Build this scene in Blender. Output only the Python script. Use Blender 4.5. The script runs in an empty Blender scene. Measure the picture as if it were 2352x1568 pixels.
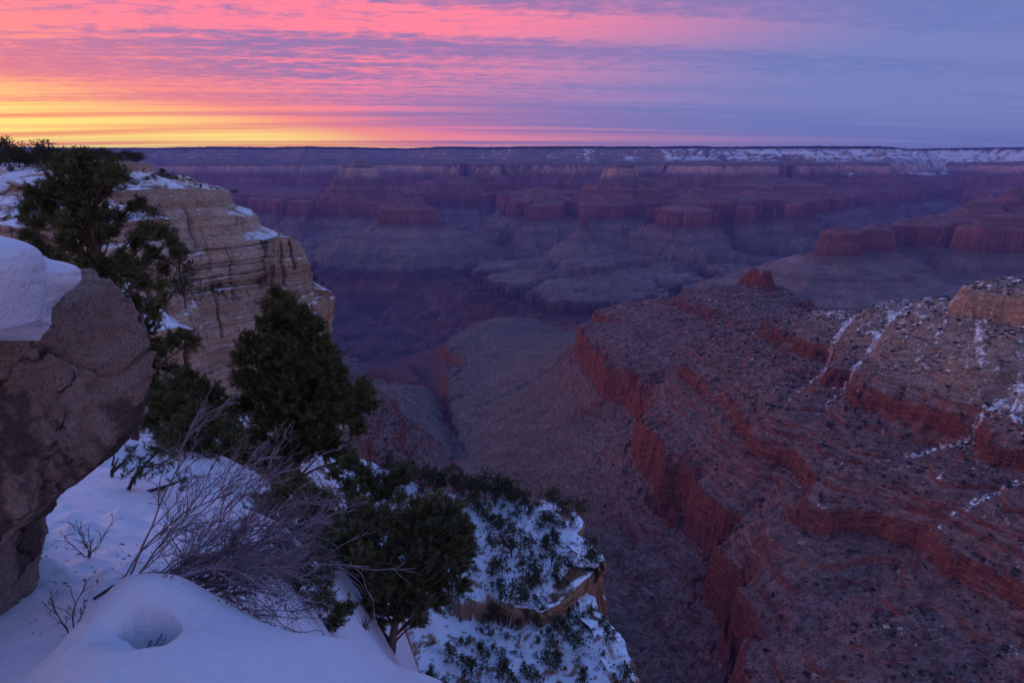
import bpy, math, random
import numpy as np
from mathutils import Vector

random.seed(7)
R = math.radians
scene = bpy.context.scene
COL = scene.collection

# ------------------------------------------------------------------ camera
PITCH = R(14.86)
cam_d = bpy.data.cameras.new("camera")
cam_d.lens = 24.0
cam_d.sensor_width = 36.0
cam_d.clip_start = 0.05
cam_d.clip_end = 80000.0
cam = bpy.data.objects.new("camera", cam_d)
COL.objects.link(cam)
cam.location = (0, 0, 0)
cam.rotation_euler = (R(90) - PITCH, 0, 0)
scene.camera = cam

# ------------------------------------------------------------------ render settings
scene.view_settings.view_transform = 'Standard'
scene.view_settings.look = 'None'
scene.view_settings.exposure = 0.16
scene.view_settings.gamma = 1.0
cy = scene.cycles
cy.use_denoising = True
cy.max_bounces = 4
cy.diffuse_bounces = 3
cy.glossy_bounces = 1
cy.transmission_bounces = 1
cy.volume_bounces = 0
cy.sample_clamp_indirect = 4.0
cy.use_adaptive_sampling = True
cy.adaptive_threshold = 0.015


def lin(r, g, b):
    f = lambda c: (c / 255.0 / 12.92) if c / 255.0 <= 0.04045 else ((c / 255.0 + 0.055) / 1.055) ** 2.4
    return (f(r), f(g), f(b), 1.0)


class NB:
    """small helper to chain shader nodes"""
    def __init__(s, tree):
        s.t = tree
        s.t.nodes.clear()

    def n(s, kind, **kw):
        nd = s.t.nodes.new(kind)
        for k, v in kw.items():
            setattr(nd, k, v)
        return nd

    def put(s, sock, v):
        if hasattr(v, 'is_output') or isinstance(v, bpy.types.NodeSocket):
            s.t.links.new(v, sock)
        else:
            sock.default_value = v

    def m(s, op, a, b=0.0, c=0.0, clamp=False):
        nd = s.n('ShaderNodeMath', operation=op, use_clamp=clamp)
        s.put(nd.inputs[0], a); s.put(nd.inputs[1], b); s.put(nd.inputs[2], c)
        return nd.outputs[0]

    def ss(s, v, lo, hi):
        """smoothstep of v from lo to hi (lo may exceed hi)"""
        nd = s.n('ShaderNodeMapRange', interpolation_type='SMOOTHSTEP')
        s.put(nd.inputs[0], v)
        if not isinstance(lo, bpy.types.NodeSocket) and lo > hi:
            nd.inputs[1].default_value = hi; nd.inputs[2].default_value = lo
            nd.inputs[3].default_value = 1.0; nd.inputs[4].default_value = 0.0
        else:
            s.put(nd.inputs[1], lo); s.put(nd.inputs[2], hi)
        return nd.outputs[0]

    def mix(s, f, a, b, mode='MIX'):
        nd = s.n('ShaderNodeMix', data_type='RGBA', blend_type=mode)
        s.put(nd.inputs[0], f); s.put(nd.inputs[6], a); s.put(nd.inputs[7], b)
        return nd.outputs[2]

    def xyz(s, x, y, z):
        nd = s.n('ShaderNodeCombineXYZ')
        s.put(nd.inputs[0], x); s.put(nd.inputs[1], y); s.put(nd.inputs[2], z)
        return nd.outputs[0]

    def noise(s, vec, scale, detail=4.0, rough=0.55, dist=0.0):
        nd = s.n('ShaderNodeTexNoise')
        s.put(nd.inputs['Vector'], vec)
        nd.inputs['Scale'].default_value = scale
        nd.inputs['Detail'].default_value = detail
        nd.inputs['Roughness'].default_value = rough
        nd.inputs['Distortion'].default_value = dist
        return nd.outputs[0]

    def scalev(s, vec, sc):
        nd = s.n('ShaderNodeVectorMath', operation='MULTIPLY')
        s.put(nd.inputs[0], vec); nd.inputs[1].default_value = sc
        return nd.outputs[0]


# ------------------------------------------------------------------ sky
SUN_AZ = R(-58)      # the sun has just set, left of the picture
SUN_EL = R(1.5)
world = bpy.data.worlds.new("World")
scene.world = world
world.use_nodes = True
W = NB(world.node_tree)
tc = W.n('ShaderNodeTexCoord')
sep = W.n('ShaderNodeSeparateXYZ')
W.t.links.new(tc.outputs['Generated'], sep.inputs[0])
dx, dy, dz = sep.outputs
el = W.m('MAXIMUM', dz, 0.0)
sx = dx
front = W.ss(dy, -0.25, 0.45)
den = W.m('ADD', el, 0.045)
phi = R(7)
px_ = W.m('DIVIDE', dx, den)
py_ = W.m('DIVIDE', dy, den)
qx = W.m('ADD', W.m('MULTIPLY', px_, math.cos(phi)), W.m('MULTIPLY', py_, math.sin(phi)))
qy = W.m('SUBTRACT', W.m('MULTIPLY', py_, math.cos(phi)), W.m('MULTIPLY', px_, math.sin(phi)))
streak = W.noise(W.xyz(W.m('MULTIPLY', qx, 0.11), W.m('MULTIPLY', qy, 1.25), 3.3), 1.15, 5.0, 0.55, 0.25)
broad = W.noise(W.xyz(W.m('MULTIPLY', qx, 0.10), W.m('MULTIPLY', qy, 0.42), 9.1), 1.0, 2.0, 0.5)
ripple = W.noise(W.xyz(W.m('MULTIPLY', qx, 3.4), W.m('MULTIPLY', qy, 5.0), 1.7), 1.6, 6.0, 0.66, 0.3)
fine = W.noise(W.xyz(W.m('MULTIPLY', qx, 0.3), W.m('MULTIPLY', qy, 4.2), 5.0), 1.0, 4.0, 0.5)
ripw = W.ss(el, 0.035, 0.12)
t0 = W.m('ADD', W.m('MULTIPLY', W.m('SUBTRACT', streak, 0.5), 2.7), W.m('MULTIPLY', W.m('SUBTRACT', broad, 0.5), 1.6))
t1 = W.m('ADD', t0, W.m('MULTIPLY', W.m('MULTIPLY', W.m('SUBTRACT', ripple, 0.5), 2.2), ripw))
t2 = W.m('ADD', t1, W.m('MULTIPLY', W.m('SUBTRACT', fine, 0.5), 0.9))
lit = W.ss(t2, -0.48, 0.40)
# how warm: strong on the left, fading into blue on the right; low on the horizon it reaches farther right
reach = W.m('ADD', W.m('ADD', W.m('MULTIPLY', W.ss(el, 0.10, 0.0), 0.20), W.m('MULTIPLY', W.ss(el, 0.09, 0.19), 0.22)), W.m('MULTIPLY', W.m('SUBTRACT', broad, 0.5), 0.35))
warm = W.ss(W.m('SUBTRACT', sx, reach), 0.34, -0.40)
yel_top = W.m('ADD', W.m('MULTIPLY', W.m('SUBTRACT', -0.10, sx, clamp=False), 0.18), 0.016)
yel_top = W.m('MAXIMUM', yel_top, 0.008)
yel = W.ss(W.m('DIVIDE', el, yel_top), 1.15, 0.25)
yel = W.m('MULTIPLY', yel, W.ss(sx, 0.02, -0.30))
org = W.ss(W.m('DIVIDE', el, W.m('MULTIPLY', yel_top, 2.0)), 1.2, 0.2)
org = W.m('MULTIPLY', org, W.ss(sx, 0.20, -0.16))
hot = W.mix(org, lin(255, 128, 150), lin(255, 150, 120))
hot = W.mix(W.m('MULTIPLY', W.ss(el, 0.05, 0.0), .75), hot, lin(255, 172, 146))
hot = W.mix(yel, hot, (1.22, 0.92, 0.19, 1))
litc = W.mix(warm, lin(128, 134, 188), hot)
shd = W.mix(org, lin(152, 114, 166), lin(232, 122, 136))
shd = W.mix(yel, shd, lin(255, 160, 92))
shdc = W.mix(warm, lin(92, 111, 177), shd)
lit = W.m('ADD', 0.45, W.m('MULTIPLY', W.m('SUBTRACT', lit, 0.45), W.m('ADD', 0.30, W.m('MULTIPLY', warm, 0.75))), clamp=True)
skyc = W.mix(lit, shdc, litc)
# overhead and behind camera, out of frame: tones invented to light snow and rock
over = W.ss(el, 0.22, 0.75)
skyc = W.mix(over, skyc, lin(90, 141, 220))
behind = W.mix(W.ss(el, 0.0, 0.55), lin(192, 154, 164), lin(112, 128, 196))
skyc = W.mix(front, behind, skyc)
skyc = W.mix(W.ss(dz, 0.0, -0.05), skyc, lin(70, 58, 90))
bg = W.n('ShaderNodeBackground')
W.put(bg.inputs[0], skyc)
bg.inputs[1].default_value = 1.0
nish = W.n('ShaderNodeTexSky')
nish.sky_type = 'NISHITA'
nish.sun_disc = False
nish.sun_elevation = SUN_EL
nish.sun_rotation = SUN_AZ
bg2 = W.n('ShaderNodeBackground')
W.put(bg2.inputs[0], nish.outputs[0])
bg2.inputs[1].default_value = 0.006
add = W.n('ShaderNodeAddShader')
W.t.links.new(bg.outputs[0], add.inputs[0]); W.t.links.new(bg2.outputs[0], add.inputs[1])
wo = W.n('ShaderNodeOutputWorld')
W.t.links.new(add.outputs[0], wo.inputs[0])
world.cycles.sampling_method = 'MANUAL'
world.cycles.sample_map_resolution = 512

# afterglow from the left, very soft
sun_d = bpy.data.lights.new("sun", 'SUN')
sun_d.energy = 0.48
sun_d.angle = R(30)
sun_d.color = (1.0, 0.62, 0.50)
sun = bpy.data.objects.new("sun", sun_d)
COL.objects.link(sun)
_d = Vector((math.sin(SUN_AZ), math.cos(SUN_AZ) * 0.35, 0.24)).normalized()
sun.rotation_euler = _d.to_track_quat('Z', 'Y').to_euler()

# ------------------------------------------------------------------ helpers: picture pixel (2352 x 1568) -> place
F = 1568.0
CP, SP = math.cos(PITCH), math.sin(PITCH)


def ray(px, py):
    a = (px - 1176.0) / F
    b = (784.0 - py) / F
    return np.array([a, CP + b * SP, -SP + b * CP])


def atz(px, py, z):
    """point on the pixel's ray at height z"""
    d = ray(px, py)
    return d * (z / d[2])


def aty(px, py, y):
    """point on the pixel's ray at forward distance y"""
    d = ray(px, py)
    return d * (y / d[1])


# ------------------------------------------------------------------ helpers: noise
_perm = np.random.RandomState(11).permutation(512).astype(np.int32)
_perm = np.concatenate([_perm, _perm, _perm])
_ga = np.random.RandomState(5).rand(512) * 2 * np.pi
_gx, _gy = np.cos(_ga).astype(np.float32), np.sin(_ga).astype(np.float32)
_g3 = np.random.RandomState(9).randn(512, 3)
_g3 = (_g3 / np.linalg.norm(_g3, axis=1)[:, None]).astype(np.float32)


def pn2(x, y):
    xi = np.floor(x); yi = np.floor(y)
    fx = (x - xi).astype(np.float32); fy = (y - yi).astype(np.float32)
    xi = xi.astype(np.int32) & 511; yi = yi.astype(np.int32) & 511
    u = fx * fx * fx * (fx * (fx * 6 - 15) + 10)
    v = fy * fy * fy * (fy * (fy * 6 - 15) + 10)
    x1 = (xi + 1) & 511; y1 = (yi + 1) & 511

    def g(ix, iy, ox, oy):
        h = _perm[_perm[ix] + iy]
        return _gx[h] * (fx - ox) + _gy[h] * (fy - oy)
    a = g(xi, yi, 0, 0); b = g(x1, yi, 1, 0); c = g(xi, y1, 0, 1); d = g(x1, y1, 1, 1)
    return ((a + u * (b - a)) * (1 - v) + (c + u * (d - c)) * v) * 1.5


def fbm2(x, y, oct=4, rough=0.5, ridged=False):
    x, y = np.broadcast_arrays(x, y)
    s = np.zeros(np.shape(x), np.float32); amp = 1.0; tot = 0.0
    for o in range(oct):
        f = 2.0 ** o
        n = pn2(x * f + 17.3 * o, y * f - 9.7 * o)
        if ridged:
            n = 1.0 - 2.0 * np.abs(n)
        s += amp * n; tot += amp; amp *= rough
    return s / tot


def pn3(x, y, z):
    xi = np.floor(x); yi = np.floor(y); zi = np.floor(z)
    f = [(x - xi).astype(np.float32), (y - yi).astype(np.float32), (z - zi).astype(np.float32)]
    I = [xi.astype(np.int32) & 511, yi.astype(np.int32) & 511, zi.astype(np.int32) & 511]
    u, v, w = [t * t * t * (t * (t * 6 - 15) + 10) for t in f]
    out = 0
    for cx in (0, 1):
        for cy_ in (0, 1):
            for cz in (0, 1):
                h = _perm[_perm[_perm[(I[0] + cx) & 511] + ((I[1] + cy_) & 511)] + ((I[2] + cz) & 511)]
                gr = _g3[h]
                dd = gr[..., 0] * (f[0] - cx) + gr[..., 1] * (f[1] - cy_) + gr[..., 2] * (f[2] - cz)
                wt = (u if cx else 1 - u) * (v if cy_ else 1 - v) * (w if cz else 1 - w)
                out = out + dd * wt
    return out * 1.6


def fbm3(p, scale, oct=4, rough=0.5):
    s = 0; amp = 1.0; tot = 0.0
    for o in range(oct):
        f = scale * 2.0 ** o
        s = s + amp * pn3(p[..., 0] * f + 3.1 * o, p[..., 1] * f + 7.7 * o, p[..., 2] * f - 5.3 * o)
        tot += amp; amp *= rough
    return s / tot


def sstep(x, a, b):
    t = np.clip((x - a) / (b - a), 0, 1)
    return t * t * (3 - 2 * t)


# ------------------------------------------------------------------ helpers: mesh building
def np_mesh(name, verts, faces, mat=None, colors=None, smooth=False, parent=None, attrs=None):
    """link a mesh object; faces is an (n,3) or (n,4) int array or a list of such arrays"""
    if not isinstance(faces, (list, tuple)):
        faces = [faces]
    faces = [np.asarray(f, np.int32) for f in faces if len(f)]
    me = bpy.data.meshes.new(name)
    verts = np.asarray(verts, np.float32)
    me.vertices.add(len(verts))
    me.vertices.foreach_set("co", verts.ravel())
    lv = np.concatenate([f.ravel() for f in faces])
    cnt = np.concatenate([np.full(len(f), f.shape[1], np.int32) for f in faces])
    st = np.concatenate([[0], np.cumsum(cnt)[:-1]]).astype(np.int32)
    me.loops.add(len(lv))
    me.loops.foreach_set("vertex_index", lv)
    me.polygons.add(len(cnt))
    me.polygons.foreach_set("loop_start", st)
    try:
        me.polygons.foreach_set("loop_total", cnt)
    except Exception:
        pass
    me.polygons.foreach_set("use_smooth", np.full(len(cnt), bool(smooth)))
    if colors is not None:
        ca = me.color_attributes.new("col", 'FLOAT_COLOR', 'POINT')
        c4 = np.ones((len(verts), 4), np.float32); c4[:, :3] = colors
        ca.data.foreach_set("color", c4.ravel())
    for k, v in (attrs or {}).items():
        at = me.attributes.new(k, 'FLOAT', 'POINT')
        at.data.foreach_set("value", np.asarray(v, np.float32))
    me.update(calc_edges=True)
    if mat:
        me.materials.append(mat)
    o = bpy.data.objects.new(name, me)
    COL.objects.link(o)
    if parent:
        o.parent = parent
    return o


def tag(o, label=None, cat=None, group=None, kind=None):
    if label: o['label'] = label
    if cat: o['category'] = cat
    if group: o['group'] = group
    if kind: o['kind'] = kind
    return o


def empty(name, loc, rz=0.0):
    e = bpy.data.objects.new(name, None)
    e.location = loc
    e.rotation_euler = (0, 0, rz)
    COL.objects.link(e)
    return e


def grid_faces(nr, nc):
    i = np.arange(nr - 1)[:, None] * nc + np.arange(nc - 1)[None, :]
    return np.stack([i, i + 1, i + nc + 1, i + nc], -1).reshape(-1, 4)


def new_mat(name):
    m = bpy.data.materials.new(name)
    m.use_nodes = True
    return m, NB(m.node_tree)


def finish(nb, color, rough=0.9, bump=None, bstr=0.3, bdist=0.02, spec=0.2, extra=None):
    p = nb.n('ShaderNodeBsdfPrincipled')
    nb.put(p.inputs['Base Color'], color)
    nb.put(p.inputs['Roughness'], rough)
    p.inputs['Specular IOR Level'].default_value = spec
    if bump is not None:
        b = nb.n('ShaderNodeBump')
        b.inputs['Strength'].default_value = bstr
        b.inputs['Distance'].default_value = bdist
        nb.put(b.inputs['Height'], bump)
        nb.t.links.new(b.outputs[0], p.inputs['Normal'])
    for k, v in (extra or {}).items():
        nb.put(p.inputs[k], v)
    o = nb.n('ShaderNodeOutputMaterial')
    nb.t.links.new(p.outputs[0], o.inputs[0])
    return p


# ------------------------------------------------------------------ haze
def make_haze(x0, x1, y0, y1, z0, z1, density, color):
    v = [(x, y, z) for x in (x0, x1) for y in (y0, y1) for z in (z0, z1)]
    f = [(0, 1, 3, 2), (4, 6, 7, 5), (0, 4, 5, 1), (2, 3, 7, 6), (0, 2, 6, 4), (1, 5, 7, 3)]
    m = bpy.data.materials.new("haze_air"); m.use_nodes = True
    nb = NB(m.node_tree)
    pv = nb.n('ShaderNodeVolumePrincipled')
    pv.inputs['Color'].default_value = color
    pv.inputs['Density'].default_value = density
    pv.inputs['Anisotropy'].default_value = 0.0
    o = nb.n('ShaderNodeOutputMaterial')
    nb.t.links.new(pv.outputs[0], o.inputs['Volume'])
    ob = np_mesh("haze", v, np.array(f), m)
    tag(ob, kind='stuff')
    return ob

# ================================================================== THE CANYON
# Strata remap: u falls evenly with distance from a crest, z follows the beds (cliffs and slopes)
def strata(layers, z0):
    us, zs = [z0], [z0]
    for zb, k in layers:                    # down to zb, k>1 cliff, k<1 slope
        us.append(us[-1] - (zs[-1] - zb) / k); zs.append(zb)
    us = np.array(us[::-1]); zs = np.array(zs[::-1])
    us = np.concatenate([[us[0] - 1000], us, [us[-1] + 1000]])
    zs = np.concatenate([[zs[0] - 1000], zs, [zs[-1] + 1000]])
    return us, zs


FAR = strata([(200, 1.2), (180, 3), (110, .8), (85, 2.5), (-60, .8), (-90, 1.5), (-225, 4.5), (-310, .7),
              (-335, 3), (-365, .7), (-390, 3), (-425, .7), (-450, 3), (-490, .7), (-520, 1.0), (-672, 7.0),
              (-720, .75), (-735, 2.0), (-800, .62), (-812, 2), (-960, .55), (-1500, .8)], 300.0)
_rs = np.random.RandomState(4)


def beds(z0, z1, tc, ts, kc=4.0, ks=.62):
    out = []; z = z0
    while z > z1 + 1:
        z2 = max(z - _rs.uniform(*ts), z1); out.append((z2, ks)); z = z2
        if z <= z1 + 1: break
        z2 = max(z - _rs.uniform(*tc), z1); out.append((z2, kc * _rs.uniform(.7, 1.2))); z = z2
    return out


MID = strata([(-60, 1), (-215, .9), (-228, 1.5), (-266, 5), (-300, .65)] + beds(-300, -372, (4, 11), (7, 15)) + [(-405, 5.5)] + beds(-405, -470, (4, 11), (6, 13))
             + [(-496, 5.0)] + beds(-496, -560, (3, 9), (7, 14)) + [(-655, 7.0), (-690, .8), (-700, 2.0), (-760, .8), (-770, 1.8), (-949, .9), (-1008, 5.0), (-1500, .9)], 0.0)
_k = np.exp(-(np.arange(-60, 61) / 26.0) ** 2); _k /= _k.sum()
_ug = np.arange(MID[0][0] + 100, MID[0][-1] - 100, 1.0)
_sm = (_ug, np.convolve(np.interp(_ug, *MID), _k, 'same'))
_sm[1][:70] = np.interp(_ug[:70], *MID); _sm[1][-70:] = np.interp(_ug[-70:], *MID)


def inv(S, z):
    return np.interp(z, S[1], S[0])


def fwd(S, u):
    return np.interp(u, S[0], S[1])


def seg_dist(x, y, a, b):
    vx, vy = b[0] - a[0], b[1] - a[1]
    L = vx * vx + vy * vy + 1e-9
    t = np.clip(((x - a[0]) * vx + (y - a[1]) * vy) / L, 0, 1)
    return np.hypot(x - a[0] - t * vx, y - a[1] - t * vy), t


def poly_sdf(x, y, P):
    """signed distance to polygon, negative inside"""
    d = np.full(x.shape, 1e9, np.float32)
    ins = np.zeros(x.shape, bool)
    n = len(P)
    for i in range(n):
        a, b = P[i], P[(i + 1) % n]
        d = np.minimum(d, seg_dist(x, y, a, b)[0])
        c = ((a[1] > y) != (b[1] > y)) & (x < (b[0] - a[0]) * (y - a[1]) / (b[1] - a[1] + 1e-12) + a[0])
        ins ^= c
    return np.where(ins, -d, d)


# ---- control points of the near ground: (px, py, z)
CTRL = [
    # crest of the red ridge
    (1348, 740, -552), (1400, 702, -540), (1470, 702, -520), (1590, 678, -490), (1660, 668, -470), (1700, 655, -440),
    (1735, 650, -420), (1765, 652, -420), (1800, 692, -462), (1850, 722, -455), (1900, 742, -450), (2000, 730, -398), (2110, 690, -292),
    (2200, 678, -242), (2352, 645, -222), (2500, 620, -190), (2700, 600, -170),
    # Supai cliff B
    (1760, 770, -395), (1880, 830, -395), (1990, 925, -395), (2170, 985, -395), (2300, 1075, -395), (2352, 1110, -395), (2600, 1250, -420),
    # Supai cliff A
    (1400, 745, -560), (1560, 850, -488), (1640, 905, -488), (1700, 1000, -488), (1780, 1060, -488), (1850, 1100, -488), (2000, 1215, -488),
    (2100, 1265, -488), (2240, 1330, -488), (2352, 1400, -488), (2600, 1560, -488),
    # top of the Redwall
    (1346, 775, -566), (1352, 800, -566), (1400, 845, -566), (1470, 880, -566), (1530, 882, -566), (1490, 925, -566), (1462, 958, -566), (1500, 1000, -566),
    (1530, 1060, -566), (1600, 1130, -566), (1640, 1230, -566), (1690, 1360, -566), (1702, 1480, -566), (1725, 1568, -566), (1760, 1700, -566),
    # foot of the Redwall
    (1338, 780, -668), (1350, 890, -668), (1395, 928, -664), (1450, 968, -662), (1440, 1040, -655), (1500, 1125, -655), (1560, 1205, -655), (1640, 1335, -655),
    (1684, 1450, -655), (1700, 1568, -655),
    # face between
    (1600, 960, -520), (1750, 1250, -520), (1900, 1400, -520), (2100, 1500, -515), (2300, 1560, -510), (1800, 950, -425), (1950, 1080, -430),
    (2150, 1150, -430), (2250, 900, -338), (2352, 900, -330), (2200, 790, -305), (2352, 792, -283), (2352, 735, -243), (2200, 742, -276), (2500, 900, -318), (2100, 850, -345),
    (1650, 780, -440), (1500, 780, -530), (1850, 1568, -535), (2000, 1650, -525),
    # valley side below the Redwall
    (1340, 800, -690), (1300, 840, -745), (1280, 940, -745), (1200, 900, -830), (1150, 960, -850), (1100, 930, -900), (1250, 800, -850),
    (1350, 1000, -705), (1300, 1100, -735), (1200, 1050, -800), (1100, 1060, -850), (1400, 1200, -705), (1300, 1250, -755),
    (1450, 1350, -705), (1400, 1500, -735), (1560, 1350, -685), (1600, 1560, -685), (1500, 1560, -705), (1150, 1200, -810),
    # valley floor, side canyon
    (1040, 990, -930), (1060, 1080, -890), (1015, 930, -985), (1000, 895, -1010), (985, 860, -1040), (960, 830, -1120), (985, 800, -1180),
    # the platform
    (1195, 728, -942), (1140, 730, -944), (1240, 735, -942), (1330, 770, -935), (1200, 760, -935), (1060, 760, -945), (1005, 790, -948), (1100, 800, -930),
    (1000, 850, -950), (1060, 880, -930), (1250, 770, -925), (1150, 850, -905), (1050, 930, -925), (1100, 900, -915),
    # knoll left of the side canyon
    (930, 885, -890), (900, 890, -895), (965, 900, -905), (880, 910, -890), (950, 960, -900), (1000, 990, -905), (900, 960, -880),
    (780, 830, -985), (830, 835, -985), (860, 850, -990), (750, 880, -960), (600, 870, -950),
    # red spur on the left
    (800, 862, -420), (870, 900, -455), (915, 940, -475), (960, 975, -505), (1010, 1035, -540), (1060, 1085, -575),
    (850, 960, -440), (900, 1020, -455), (960, 1080, -480), (850, 1050, -400), (980, 1150, -500), (780, 930, -360), (700, 850, -330), (600, 800, -300),
    (700, 1000, -330), (900, 1200, -420), (1000, 1300, -500), (1150, 1400, -640), (1250, 1560, -690),
]
CTRL_XYZ = [(300, 2800, -760), (700, 2900, -780), (1100, 2800, -760), (1500, 2400, -700), (1900, 2200, -620), (2500, 2000, -500),
            (-200, 4550, -1230), (250, 4600, -1280), (800, 4300, -1280), (1300, 4000, -1200), (1900, 3800, -1150), (2600, 3600, -1050),
            (-700, 4200, -1250), (-1200, 4300, -1280), (-2000, 4300, -1280), (-3000, 4300, -1250), (-900, 3500, -1130), (-1600, 3700, -1080),
            (-700, 1500, -480), (-1100, 1700, -520), (-1500, 2200, -620), (-2200, 2600, -760), (-3000, 2400, -650), (-1500, 1000, -300), (-800, 600, -180),
            (-500, 300, -120), (1500, 700, -120), (2200, 1200, -120), (1200, 300, -230), (700, 150, -390), (300, 250, -600), (100, 250, -640), (-100, 300, -400)]
_c = np.array([atz(*p) for p in CTRL] + CTRL_XYZ, np.float64)
_cu = inv(MID, _c[:, 2])
_S = 1000.0


def _tps(r2):
    return 0.5 * r2 * np.log(r2 + 1e-8)


def tps_fit(P, v, lam):
    n = len(P)
    D = ((P[:, None] - P[None]) ** 2).sum(-1)
    A = np.zeros((n + 3, n + 3))
    A[:n, :n] = _tps(D) + lam * np.eye(n)
    A[:n, n] = 1; A[:n, n + 1:] = P
    A[n, :n] = 1; A[n + 1:, :n] = P.T
    return np.linalg.solve(A, np.concatenate([v, [0, 0, 0]]))


_P = _c[:, :2] / _S
_w = tps_fit(_P, _cu / 100.0, 0.0002)


def mid_u(x, y):
    out = np.zeros(x.shape, np.float32)
    X = (x / _S).astype(np.float32); Y = (y / _S).astype(np.float32)
    for i in range(len(_P)):
        r2 = (X - np.float32(_P[i, 0])) ** 2 + (Y - np.float32(_P[i, 1])) ** 2
        out += np.float32(_w[i] * 0.5) * r2 * np.log(r2 + np.float32(1e-8))
    n = len(_P)
    return (out + _w[n] + _w[n + 1] * X + _w[n + 2] * Y) * 100.0


# ---- gullies that run down the ridge: pixel lines with a height at each end
GULLIES = [
    [(2352, 830, -290), (2230, 930, -345), (2160, 985, -392), (2050, 1060, -440), (1930, 1120, -485), (1800, 1200, -530)],
    [(2352, 1030, -365), (2200, 1180, -440), (2090, 1250, -488), (1950, 1340, -520), (1860, 1450, -540)],
    [(2352, 1440, -490), (2280, 1500, -505), (2150, 1590, -515)],
    [(1990, 745, -400), (1900, 830, -395), (1790, 940, -440), (1690, 1000, -488), (1570, 1050, -540)],
    [(2100, 720, -335), (2010, 830, -380), (1900, 960, -440), (1760, 1100, -500), (1650, 1180, -550)],
]


WASHES = [[(1340, 885, -680), (1270, 910, -740), (1200, 935, -800), (1120, 965, -870), (1050, 990, -930)], [(1440, 1085, -685), (1340, 1070, -735), (1240, 1062, -795), (1150, 1062, -850), (1075, 1045, -900)],
          [(1400, 960, -690), (1310, 975, -735), (1220, 990, -795), (1130, 1000, -865), (1060, 1000, -920)], [(1450, 1250, -700), (1340, 1190, -745), (1230, 1140, -800), (1120, 1100, -860)], [(1330, 800, -700), (1250, 850, -790), (1160, 905, -870), (1100, 930, -905)]]
SIDE = [(1070, 1040, -905), (1048, 1000, -935), (1030, 962, -958), (1010, 925, -985), (996, 885, -1012), (968, 845, -1080), (935, 805, -1150), (900, 772, -1230), (880, 750, -1330)]
RIVER = [(-3500, 4700), (-2200, 4550), (-1500, 4750), (-900, 4450), (-300, 4750), (200, 4820), (650, 4480), (1200, 4180), (1900, 4050), (2600, 3900)]


def gully_dist(x, y, LINES=None):
    d = np.full(x.shape, 1e6, np.float32)
    lines = []
    for g in (LINES or GULLIES):
        q = [atz(*p)[:2] for p in g]
        lines.append(q)
        for a, b in zip(q[:-1], q[1:]):
            d = np.minimum(d, seg_dist(x, y, a, b)[0])
    return d


# ---- far forms
def mesa(front, z, depth, top=None, back_scale=0.8):
    """plan polygon whose front edge stands where the pixels put it at height z and whose back lies depth metres behind"""
    f = np.array([atz(px, py, z)[:2] for px, py in front])
    c = f.mean(0); dirn = c / np.linalg.norm(c)
    b = (f - c) * back_scale + c + dirn * depth
    return np.concatenate([f, b[::-1]])


# (kind, polygon, z_top, slope of u per metre, noise amplitude)
FORMS = []


def form(name, front, z, depth, k=0.55, amp=1.0, bs=0.8):
    FORMS.append((name, mesa(front, z, depth, back_scale=bs), z, k, amp))



def formy(pxs, py, Y, depth, k=0.7, amp=1.0, bs=0.8, bow=0.0, rise=.22):
    """crest whose front edge spans the pixels pxs at forward distance Y, its height read from pixel row py"""
    n = len(pxs)
    z = float(aty(pxs[n // 2], py, Y)[2])
    f = np.array([aty(p, py, Y + bow * abs(2 * i / max(n - 1, 1) - 1))[:2] for i, p in enumerate(pxs)])
    c = f.mean(0); dirn = c / np.linalg.norm(c)
    b = (f - c) * bs + c + dirn * depth
    FORMS.append(('butte', np.concatenate([f, b[::-1]]), z, k * 1.45, amp, rise))


formy((820, 822, 824), 366, 9250, 30, 0.60, 1.0, rise=.5)          # pyramid
formy((780, 830, 880), 440, 9150, 300, 0.6, 1.0, rise=.3)
formy((1000, 1030, 1060), 405, 11000, 500, .6, 1.2, rise=.4)
formy((1225, 1236, 1250), 436, 8900, 160, .55, 1.0, rise=.5)
formy((1580, 1600, 1625), 440, 8600, 260, .55, 1.1, rise=.5)
formy((1735, 1755, 1775), 432, 9300, 260, .55, 1.1, rise=.5)
formy((862, 900, 950, 1004), 497, 7350, 520, .62, 1.2, .8, 150, .5)      # broad mesa
formy((868, 900, 930), 476, 7900, 300, 1.0, .7)
formy((1100, 1180, 1260, 1340), 380, 11800, 1500, 0.75)
formy((1180, 1240, 1300), 448, 9900, 1000, 0.85)
formy((1427, 1436, 1445), 373, 9150, 70, 0.50, 1.0, rise=.3)       # temple with a pale cap
formy((1370, 1430, 1540), 418, 9500, 600, 0.85, .9)
formy((1336, 1343, 1350), 489, 7250, 120, 1.0, .5)        # pinnacle below it
formy((1350, 1375, 1400), 462, 8300, 600, .7, 1.0, rise=.5)
formy((1640, 1760, 1900), 428, 9900, 1100, 0.8)
formy((1876, 1925, 1970), 560, 4970, 210, .46, .9, .8, 60, .7)
formy((1965, 2010, 2060), 563, 5250, 420, .7, 1.0, rise=.3)        # dome-like butte
formy((2040, 2110, 2190), 531, 5650, 500, 1.0, 1.2, rise=.15)
formy((2110, 2180, 2260), 508, 5950, 600, .9, 1.2, rise=.15)
formy((2225, 2262, 2300), 470, 6100, 400, 1.0, .7)
formy((2260, 2330, 2420), 500, 5300, 350, .95, 1.2, rise=.2)
formy((2340, 2410, 2500), 432, 6500, 900, 0.9)
def wall_form(front, z, k, amp, rise):
    f = [aty(px, 400, Y_)[:2] for px, Y_ in front]
    b = [aty(front[-1][0], 400, 15500)[:2], aty(front[0][0], 400, 15500)[:2]]
    FORMS.append(('wall', np.array(f + b), z, k, amp, rise))


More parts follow.
